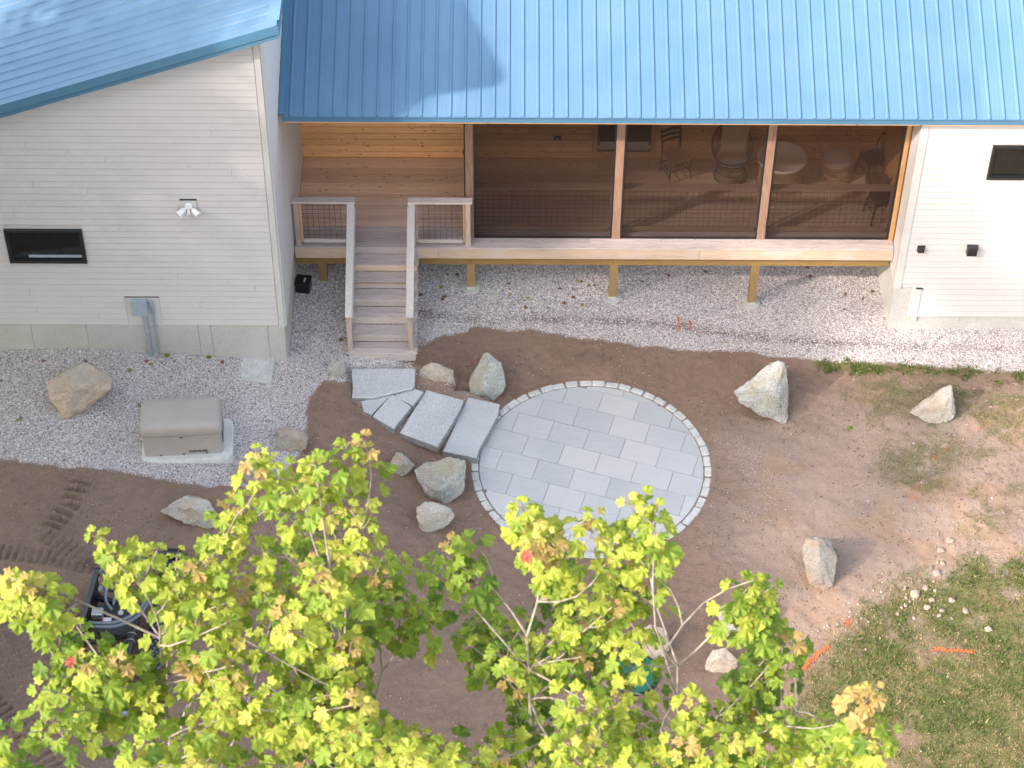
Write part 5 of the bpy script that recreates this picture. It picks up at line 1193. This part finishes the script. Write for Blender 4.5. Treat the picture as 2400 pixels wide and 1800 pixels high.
# ================================================================ SOIL CONDITIONER ATTACHMENT (lower left)
def GZm(x, y): return GD(*zE(x, y))
rA, rB = GZm(1010, 800), GZm(960, 1230); rdir = (rB - rA); 
mc = GD(*zE(880, 800)); mach = empty('soil_rake_attachment', mc, 'black hydraulic power rake attachment with grey hoses parked on the soil under the maple', 'machine attachment')
gz0 = mc.z
yax = Vector((-.06, -1, 0)).normalized(); xax = Vector((1, -.06, 0)).normalized()
def MW(a, b, c): return mc + xax * a + yax * b + Vector((0, 0, c - .0))          # a right, b towards viewer, c up
ro = MB(); ro.tube([MW(.34, -1.25, .17), MW(.34, 1.15, .17)], .135, 18); ro.build('roller', 'rubber', mach, smooth=True)
st_ = MB()
for i in range(40):
    for k in range(10):
        a = 2 * math.pi * (k + (i % 2) * .5) / 10; c_ = MW(.34 + .14 * math.cos(a), -1.2 + i * .058, .17 + .14 * math.sin(a)); st_.box(c_, (.028, .022, .028), Matrix.Rotation(a, 3, 'Y'))
st_.build('roller_studs', 'hose', mach, kind='stuff')
MB().bar(MW(.24, -1.28, .34), MW(.24, 1.2, .34), .03, .10).build('roller_shield', 'black_metal', mach)
for b in (-1.3, 1.2): MB().box(MW(.30, b, .22), (.42, .03, .36), ch=.01).build('end_plate', 'black_metal', mach)
MB().tube([MW(.04, -.25, .42), MW(.04, 1.1, .40)], .065, 14).build('main_beam', 'black_metal', mach, smooth=True)
for b in (.30, .42): MB().tube([MW(.04 + .075 * math.cos(a), b, .41 + .075 * math.sin(a)) for a in np.linspace(-.4, 3.5, 9)], .007, 6).build('u_bolt', 'steel', mach, smooth=True)
for b, r in ((.86, .08), (.98, .02)): MB().box(MW(.04, b, .41), (.24, r, .15), ch=.006).build('bracket', 'black_metal', mach)
for b in (.78, .92): MB().tube([MW(-.10, b, .50), MW(.02, b, .50)], .016, 8).build('pin', 'steel', mach, smooth=True)
MB().tube([MW(.03, 1.1, .38), MW(.02, 1.35, .30)], .032, 10).build('ram_rod', 'steel', mach, smooth=True)
MB().lathe([(0, .0), (.17, .0), (.18, .03), (.17, .06), (.05, .08), (0, .08)], MW(.22, 1.42, .10), 24).build('gauge_wheel', 'grey_pvc', mach, smooth=True)
pl_ = MB(); pl_.bar(MW(-.66, -.72, .34), MW(-.70, .62, .34), .028, .52, ch=.004); pl_.build('mount_plate', 'black_metal', mach)
MB().bar(MW(-.64, -.72, .61), MW(-.68, .62, .61), .07, .03).build('plate_lip', 'gunmetal', mach)
MB().tube([MW(-.66, -.80, .52), MW(-.655, -.70, .52)], .05, 12).build('pivot_boss', 'black_metal', mach, smooth=True)
for b, c_ in ((-.42, .34), (.0, .30), (.42, .34)): MB().bar(MW(-.64, b, c_), MW(.02, b * .6, .36), .07, .07, ch=.004).build('link_arm', 'black_metal', mach)
MB().prism([tuple(MW(*p, 0)[:2]) for p in ((-.55, -.18), (.02, -.28), (.10, .10), (.0, .34), (-.45, .34))], gz0 + .42, gz0 + .45).build('turn_table', 'black_metal', mach)
MB().tube([MW(-.18, -.06, .452), MW(-.18, -.06, .475)], .04, 16).build('pivot_cap', 'post_base', mach, smooth=True)
MB().box(MW(-.50, .02, .52), (.17, .14, .12), ch=.01).build('valve_block', 'steel', mach)
MB().box(MW(-.36, .09, .462), (.13, .09, .015)).build('decal', 'sticker', mach); MB().box(MW(-.42, .09, .4625), (.02, .09, .017)).build('decal_band', 'sticker_red', mach)
for k, (pts, r) in enumerate([([(-.62, -.68, .58), (-.52, -.70, .66), (-.44, -.52, .62), (-.42, -.22, .56), (-.30, -.06, .52)], .022), ([(-.34, -.62, .50), (-.30, -.40, .55), (-.30, -.16, .52)], .022),
        ([(-.58, .20, .54), (-.40, .25, .60), (-.14, .22, .62), (.08, .02, .60), (.16, -.30, .52), (.16, -.6, .44)], .024), ([(-.58, .25, .52), (-.38, .30, .58), (-.12, .27, .60), (.12, .06, .58), (.20, -.30, .50)], .024),
        ([(.02, -.95, .52), (.04, -.80, .60), (.06, -.62, .55)], .022), ([(-.08, -1.0, .5), (-.07, -.85, .56), (-.05, -.7, .5)], .02)]):
    P = [MW(*p) for p in pts]; Q = []
    for i in range(len(P) - 1):
        p0, p1, p2, p3 = P[max(i - 1, 0)], P[i], P[i + 1], P[min(i + 2, len(P) - 1)]
        for s_ in range(5): t_ = s_ / 5; Q.append(.5 * ((2 * p1) + (p2 - p0) * t_ + (2 * p0 - 5 * p1 + 4 * p2 - p3) * t_ ** 2 + (3 * p1 - p0 - 3 * p2 + p3) * t_ ** 3))
    Q.append(P[-1]); MB().tube(Q, r, 8).build('hydraulic_hose', 'hose', mach, smooth=True)
MB().tube([MW(-.50, -.50, .44), MW(-.12, -.46, .44)], .03, 10).build('hydraulic_cylinder', 'gunmetal', mach, smooth=True); MB().tube([MW(-.12, -.46, .44), MW(.08, -.44, .44)], .014, 8).build('ram_rod', 'steel', mach, smooth=True)
MB().box(MW(-.56, -.48, .47), (.06, .09, .07), ch=.01).build('hose_clamp', 'grey_pvc', mach)
fr = MB(); fr.bar(MW(.02, -1.18, .50), MW(.62, -1.18, .50), .05, .07).bar(MW(.02, -.98, .48), MW(.62, -.98, .48), .035, .05).bar(MW(.02, -1.2, .48), MW(.02, -.75, .44), .05, .06).bar(MW(.6, -1.2, .48), MW(.6, -.9, .44), .05, .06); fr.build('end_frame', 'gunmetal', mach)
MB().box(MW(.34, -1.36, .26), (.26, .16, .18), ch=.02).build('motor_housing', 'black_plastic', mach)

# ================================================================ MAPLES
LC = ['leaf_deep', 'leaf_green', 'leaf_lime', 'leaf_yellow', 'leaf_orange', 'leaf_red']
LM = {c: [leaf_mesh('leaf', c, 100 + 7 * i + j, .26 + .10 * i, .28 + .16 * i) for i in range(3)] for j, c in enumerate(LC)}
LVN = [[np.array([v.co[:] for v in m_.vertices]) for m_ in LM[c]] for c in LC]
LFN = [[[tuple(p.vertices) for p in m_.polygons] for m_ in LM[c]] for c in LC]
TREES = [(-3.6, -16.0), (-2.5, -16.3), (-1.35, -15.7), (-.2, -16.1), (.85, -15.8)]
# foliage regions in photo measurements: outline, near distance, far distance, clusters, tone (0 green .. 1 yellow)
REG = [
 ([(600,990),(640,975),(700,960),(700,1040),(820,1100),(830,1180),(760,1230),(800,1300),(620,1330),(540,1300),(555,1190),(575,1110)], 13.2, 14.8, 44, .55),
 ([(735,945),(780,930),(815,965),(800,1015),(745,1020)], 13.3, 13.6, 5, .55), ([(525,960),(565,955),(580,995),(545,1010)], 13.2, 13.4, 3, .8), ([(625,1000),(690,990),(700,1040),(640,1050)], 13.2, 13.5, 4, .6),
 ([(480,1080),(540,1065),(550,1110),(500,1125)], 13.4, 13.8, 4, .5), ([(440,1150),(510,1140),(520,1200),(450,1210)], 13.4, 14, 4, .5),
 ([(185,1150),(235,1150),(250,1200),(215,1205)], 13.6, 13.9, 3, .55), ([(230,1200),(320,1170),(440,1180),(560,1240),(560,1340),(330,1340),(270,1270)], 13.4, 14.8, 26, .7),
 ([(330,1330),(760,1330),(860,1420),(930,1490),(1010,1560),(1000,1680),(230,1680),(260,1560),(300,1500),(350,1420)], 13.0, 15.6, 132, .72),
 ([(560,1240),(740,1250),(830,1300),(860,1400),(760,1440),(600,1400)], 13.6, 16, 40, .3),
 ([(640,1500),(960,1500),(1020,1680),(600,1680)], 13.8, 16.8, 42, .12),
 ([(0,1235),(45,1240),(100,1280),(90,1325),(30,1315),(0,1290)], 13.3, 13.8, 8, .7), ([(85,1330),(125,1310),(185,1330),(190,1370),(140,1385),(90,1360)], 14.2, 14.8, 6, .15),
 ([(45,1545),(70,1480),(130,1415),(210,1395),(310,1420),(300,1510),(255,1600),(180,1610),(110,1590)], 13.6, 14.8, 24, .42), ([(190,1400),(330,1400),(320,1500),(230,1480)], 13.7, 15, 10, .3),
 ([(-30,1560),(20,1590),(20,1680),(-30,1680)], 13.4, 14.0, 4, .2),
 ([(800,1190),(900,1195),(960,1190),(960,1290),(860,1330),(800,1280)], 14.0, 15.3, 13, .2), ([(960,1180),(985,1135),(1025,1145),(1015,1215),(970,1260),(940,1240)], 13.8, 14.3, 6, .3),
 ([(880,1310),(940,1300),(930,1360),(860,1370)], 14.2, 14.8, 5, .22), ([(1000,1280),(1060,1275),(1100,1330),(1160,1330),(1175,1400),(1215,1470),(1130,1480),(1060,1430),(985,1385),(970,1340)], 13.9, 15.5, 24, .3),
 ([(925,1420),(980,1410),(1000,1450),(945,1475)], 15.2, 15.6, 4, .05), ([(1040,1480),(1190,1440),(1170,1540),(1200,1680),(930,1680),(960,1610),(1060,1560)], 14.5, 17, 30, .06),
 ([(1100,1065),(1135,1055),(1150,1120),(1200,1160),(1230,1190),(1190,1240),(1130,1190),(1105,1140)], 13.1, 13.6, 12, .85), ([(1190,1180),(1260,1210),(1340,1280),(1350,1400),(1300,1440),(1210,1400),(1160,1330),(1170,1250)], 13.5, 15.2, 20, .32),
 ([(1255,1085),(1300,1070),(1325,1130),(1400,1160),(1370,1210),(1270,1150)], 13.2, 13.7, 6, .6), ([(1340,1060),(1385,1050),(1440,1100),(1435,1160),(1380,1190),(1340,1120)], 13.2, 13.6, 6, .65),
 ([(1260,1200),(1400,1200),(1465,1200),(1440,1260),(1380,1300),(1300,1290)], 13.4, 14.2, 9, .6), ([(1240,1290),(1330,1290),(1380,1330),(1390,1400),(1460,1420),(1440,1500),(1300,1500),(1230,1420)], 13.8, 15.8, 20, .3),
 ([(1220,1480),(1330,1500),(1420,1490),(1500,1500),(1500,1680),(1180,1680),(1200,1560)], 13.4, 16, 28, .55), ([(1480,1500),(1620,1500),(1720,1560),(1700,1680),(1480,1680)], 13.6, 15.8, 28, .4),
 ([(1590,1255),(1640,1235),(1690,1260),(1680,1320),(1610,1340)], 13.6, 14.0, 9, .35), ([(1590,1340),(1690,1330),(1735,1390),(1700,1480),(1650,1520),(1580,1500),(1600,1430),(1565,1400)], 14.0, 15.4, 24, .15),
 ([(1850,1490),(1900,1480),(1905,1520),(1860,1530)], 13.0, 13.1, 2, 1.3), ([(1860,1590),(1935,1570),(1930,1610),(1870,1630)], 13.0, 13.3, 4, .6), ([(1710,1570),(1790,1545),(1860,1590),(1850,1680),(1700,1680)], 13.3, 14.6, 14, .6),
]
EXCL = [([(203,1270),(300,1275),(345,1330),(335,1395),(215,1395)], 34), ([(285,1400),(325,1400),(325,1475),(285,1475)], 22), ([(300,1215),(370,1215),(370,1255),(310,1260)], 12),
 ([(1535,1305),(1590,1300),(1600,1390),(1590,1460),(1515,1455)], 30), ([(1385,1352),(1448,1360),(1440,1420),(1395,1410)], 22), ([(1360,1440),(1410,1445),(1405,1498),(1360,1498)], 14),
 ([(800,1395),(880,1345),(930,1370),(1000,1480),(1120,1520),(1060,1550),(960,1580),(900,1560),(830,1520)], 24), ([(1040,1130),(1100,1210),(1140,1280),(1060,1250)], 34),
 ([(1440,1230),(1560,1250),(1550,1400),(1480,1400)], 20), ([(1180,1480),(1240,1440),(1240,1560),(1190,1600)], 16), ([(870,1240),(950,1270),(900,1290)], 20), ([(1380,1500),(1480,1520),(1460,1640),(1400,1600)], 14)]
R2 = np.random.default_rng(11)
clusters = []
for poly, d0_, d1_, n, tone in REG:
    if n <= 14: cxx = sum(p[0] for p in poly) / len(poly); cyy = sum(p[1] for p in poly) / len(poly); poly = [(cxx + (a - cxx) * .72, cyy + (b - cyy) * .82) for a, b in poly]
    xs_ = [p[0] for p in poly]; ys_ = [p[1] for p in poly]; got = []; tries = 0
    n = int(n * (.62 if n > 30 else .75 if n > 10 else .9)) + 1
    while len(got) < n and tries < 4000:
        tries += 1; u, v = R2.uniform(min(xs_), max(xs_)), R2.uniform(min(ys_), max(ys_))
        if sd1(u, v, poly) < (12 if n > 10 else 2): continue
        if any(sd1(u, v, e) > -m_x for e, m_x in EXCL): continue
        if got and min(math.hypot(u - a, v - b) for a, b, _ in got[-40:]) < (34 if n < 40 else 26) * (1 - tries / 4200): continue
        got.append((u, v, d0_ + (d1_ - d0_) * R2.random() ** 1.3))
    for u, v, d in got: clusters.append((Vector(at_depth(u * V, v * V, d)), tone, (d - d0_) / max(d1_ - d0_, .5) * min(1, (d1_ - d0_) / 2)))
tree_cl = [[] for _ in TREES]
for p, tone, dp in clusters:
    k = min(range(len(TREES)), key=lambda i: abs(p.x - TREES[i][0]) + .25 * abs(p.y - TREES[i][1]) + R2.normal(0, .12)); tree_cl[k].append((p, tone, dp))
TL = ['maple with the fullest yellow green crown at the lower left', 'maple with orange tinted tips second from the left', 'sparse green maple in the middle showing bare soil between twigs', 'maple in front of the patio with pale yellow tips', 'slender green maple rightmost beside the lawn edge']
def quat_from(yv, nv):
    yv = yv.normalized(); x = yv.cross(nv); x = x.normalized() if x.length > 1e-4 else yv.orthogonal().normalized(); z = x.cross(yv); return Matrix((x, yv, z)).transposed()
for ti, (tx, ty) in enumerate(TREES):
    g0 = gh(tx, ty); root = empty('maple_tree', (tx, ty, g0), TL[ti], 'tree', 'young maples in front of the yard')
    cl = tree_cl[ti]; top = max(p.z for p, _, _ in cl) - 1.1; cx_ = sum(p.x for p, _, _ in cl) / len(cl); cy_ = sum(p.y for p, _, _ in cl) / len(cl)
    tp = []; nT = 16
    for i in range(nT + 1):
        f = i / nT; z = g0 - .1 + (top - g0) * f; w_ = max(0, (f - .6) / .4)
        tp.append(Vector((tx + (cx_ - tx) * w_ * .8 + .12 * math.sin(f * 7 + ti), ty + (cy_ - ty) * w_ * .5 + .10 * math.cos(f * 6 + ti * 2), z)))
    MB().tube(tp, [.10 * (1 - f / nT) ** .9 + .007 for f in range(nT + 1)], 10).build('trunk', 'bark', root, smooth=True)
    nodes = [(p, .10 * (1 - i / nT) ** .8 + .010) for i, p in enumerate(tp) if p.z > 8]
    extra = []
    for i in range(len(nodes) - 1):
        for s_ in (.33, .66): extra.append((nodes[i][0].lerp(nodes[i + 1][0], s_), nodes[i][1]))
    nodes += extra
    order = sorted(cl, key=lambda c: math.hypot(c[0].x - cx_, c[0].y - cy_) - .3 * c[0].z)
    nb = 0; tw = MB(); LV = []; NA = np.zeros((len(nodes) + 4 * len(cl) + 8, 4)); nN = len(nodes)
    for i_, (a_, b_) in enumerate(nodes): NA[i_] = (*a_, b_)
    for p, tone, dp in order:
        dv_ = NA[:nN, :3] - np.array(p); dl_ = np.sqrt((dv_ ** 2).sum(1))
        kb = int(np.argmin(dl_ + 4.5 * np.maximum(0, dv_[:, 2] + .62 * dl_) + .15 / (NA[:nN, 3] * 60))); q = Vector(NA[kb, :3]); rq = float(NA[kb, 3]); L = (p - q).length; r0 = min(rq * .7, .003 + .0045 * L); pts = []
        side = Vector((R2.normal(0, .09), R2.normal(0, .09), 0)) * min(L, 1.2)
        for i in range(5):
            f = i / 4; s_ = q.lerp(p, f); s_ += Vector((0, 0, -.12 * L * f * (1 - f) * 2)) + side * math.sin(math.pi * f); pts.append(s_)
        rr = [r0 * (1 - .55 * i / 4) + .0015 for i in range(5)]
        if L > .35 and nb < 120: MB().tube(pts, rr, 6).build('branch', 'bark', root, smooth=True); nb += 1
        else: tw.cur = 0; tw.tube(pts, rr, 5)
        for i in (1, 2, 3, 4): NA[nN] = (*pts[i], rr[i]); nN += 1
        ax_ = (pts[4] - pts[3]).normalized(); ax_ = (ax_ + Vector((0, -.25, .9)) + Vector(R2.normal(0, .2, 3))).normalized()
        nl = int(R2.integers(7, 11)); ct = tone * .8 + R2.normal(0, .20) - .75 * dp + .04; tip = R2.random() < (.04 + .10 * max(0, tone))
        e1 = ax_.orthogonal().normalized(); e2 = ax_.cross(e1)
        for i in range(nl):
            a = i * 2.39996 + R2.normal(0, .3); lev = i / nl                       # lower leaves longer and more drooping
            out = (e1 * math.cos(a) + e2 * math.sin(a)); d_ = (out * (.55 + .5 * lev) + ax_ * (.75 - 1.0 * lev)).normalized()
            pet = (.03 + .07 * lev) * R2.uniform(.8, 1.25); st0 = p - (ax_ * .6 + (p - pts[2]).normalized() * .4) * (.30 * lev); lb_ = st0 + d_ * pet
            tw.cur = 1; tw.tube([st0, lb_], .0013, 3, False)
            yv = (d_ + Vector((0, 0, -.35 - .55 * R2.random()))).normalized(); nv = (ax_ * .6 + Vector((0, -.2, .75)) + Vector(R2.normal(0, .28, 3)))
            R = quat_from(yv, nv); sc_ = (.052 + .057 * lev ** .5) * R2.uniform(.72, 1.22)
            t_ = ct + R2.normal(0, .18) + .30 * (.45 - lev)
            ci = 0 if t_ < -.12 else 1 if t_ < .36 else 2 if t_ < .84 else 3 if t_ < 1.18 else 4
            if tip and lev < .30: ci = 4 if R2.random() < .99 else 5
            elif R2.random() < .0004: ci = 5
            LV.append((R, lb_, sc_, ci, int(R2.integers(3))))
    if tw.v: tw.build('twigs', ['bark', 'twig'], root, kind='stuff')
    camv = Vector(CAM); LV.sort(key=lambda l: (l[1] - camv).length)
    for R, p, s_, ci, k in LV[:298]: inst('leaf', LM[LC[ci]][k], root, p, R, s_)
    VV = []; FF = []; MI = []; off = 0
    tri = []
    for R, p, s_, ci, k in LV[298:]:
        A = LVN[ci][k] * s_; VV.append(A @ np.array(R.transposed()) + np.array(p)); 
        for f in LFN[ci][k]:
            if len(f) == 3: tri.append((f[0] + off, f[1] + off, f[2] + off)); MI.append(ci)
            else: tri.append((f[0] + off, f[1] + off, f[2] + off)); MI.append(ci); tri.append((f[0] + off, f[2] + off, f[3] + off)); MI.append(ci)
        off += len(A)
    if VV:
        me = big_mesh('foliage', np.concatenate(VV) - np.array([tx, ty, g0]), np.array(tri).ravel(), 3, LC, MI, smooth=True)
        o = bpy.data.objects.new('foliage', me); COL.objects.link(o); o.parent = root; o['kind'] = 'stuff'

# ================================================================ WOODS LEFT OF THE YARD (they shade it)
R3 = np.random.default_rng(5); n = 64000; can = []
for i in range(86):
    x_ = R3.uniform(-32, -13.8); can.append((x_, R3.uniform(-20, 0), R3.uniform(4, 13.0 if x_ > -16.5 else 16.2), R3.uniform(1.3, 2.6)))
for i in range(46): can.append((R3.uniform(-24, -14.5), R3.uniform(-13, -1), R3.uniform(7, 15.5), R3.uniform(1.4, 2.4)))
for i in range(34): can.append((R3.uniform(-14.5, -11), R3.uniform(-17, -3), R3.uniform(4, 10.5), R3.uniform(1.2, 2.0)))
ci = R3.integers(len(can), size=n); C_ = np.array(can)[ci]
dd = R3.normal(0, 1, (n, 3)); dd /= np.linalg.norm(dd, axis=1)[:, None]; dd *= R3.random((n, 1)) ** .4
P0 = C_[:, :3] + dd * C_[:, 3:4] * np.array([1, 1, .7])
qa = R3.normal(0, 1, (n, 3)); qa /= np.linalg.norm(qa, axis=1)[:, None]; qb = np.cross(qa, R3.normal(0, 1, (n, 3))); qb /= np.linalg.norm(qb, axis=1)[:, None]
s_ = R3.uniform(.10, .20, (n, 1)); VV = np.stack([P0 - qa * s_, P0 + qb * s_ * .8, P0 + qa * s_, P0 - qb * s_ * .8], 1).reshape(-1, 3)
me = big_mesh('woods', VV, np.arange(4 * n), 4, ['leaf_green', 'leaf_lime'], R3.integers(2, size=n)); tag(inst('woods', me), 'leafy woods standing along the left side of the yard', None, None, 'stuff')
can2 = np.array([(R3.uniform(-12.8, -8.4), R3.uniform(-12.5, -6.5), R3.uniform(12.5, 16.5), R3.uniform(.7, 1.4)) for i in range(16)] + [(-10.4 + .3 * i, -7.9 - .35 * i, 14.0 + .25 * (i % 3), .75) for i in range(6)]); n = 1400  # unseen leaf clumps, added to dim the sun on right wall and roof
C_ = can2[R3.integers(22, size=n)]; dd = R3.normal(0, 1, (n, 3)); dd /= np.linalg.norm(dd, axis=1)[:, None]; P0 = C_[:, :3] + dd * R3.random((n, 1)) ** .4 * C_[:, 3:4]
qa = R3.normal(0, 1, (n, 3)); qa /= np.linalg.norm(qa, axis=1)[:, None]; qb = np.cross(qa, R3.normal(0, 1, (n, 3))); qb /= np.linalg.norm(qb, axis=1)[:, None]; s_ = R3.uniform(.10, .20, (n, 1))
me = big_mesh('sun_veil_leaves', np.stack([P0 - qa * s_, P0 + qb * s_ * .8, P0 + qa * s_, P0 - qb * s_ * .8], 1).reshape(-1, 3), np.arange(4 * n), 4, ['leaf_green'], None); tag(inst('sun_veil_leaves', me), 'unseen leaf clumps added to thin the sun on the right wall and roof', None, None, 'stuff')
tk = MB()
for i in range(5): tk.tube([(-12.3 + i * .9, -11 + i * 1.3, 0), (-12.2 + i * .9, -11 + i * 1.3, 15.5)], [.16, .04], 8)
for i in range(26):
    x, y = R3.uniform(-31, -14.5), R3.uniform(-19, -1); tk.tube([(x, y, float(gz(x, y)) - .2), (x + R3.normal(0, .2), y, 6), (x + R3.normal(0, .4), y + R3.normal(0, .3), 12.5)], [.14, .10, .03], 8)
tk.build('woodland_and_sun_veil_trunks', 'bark', None, kind='stuff')
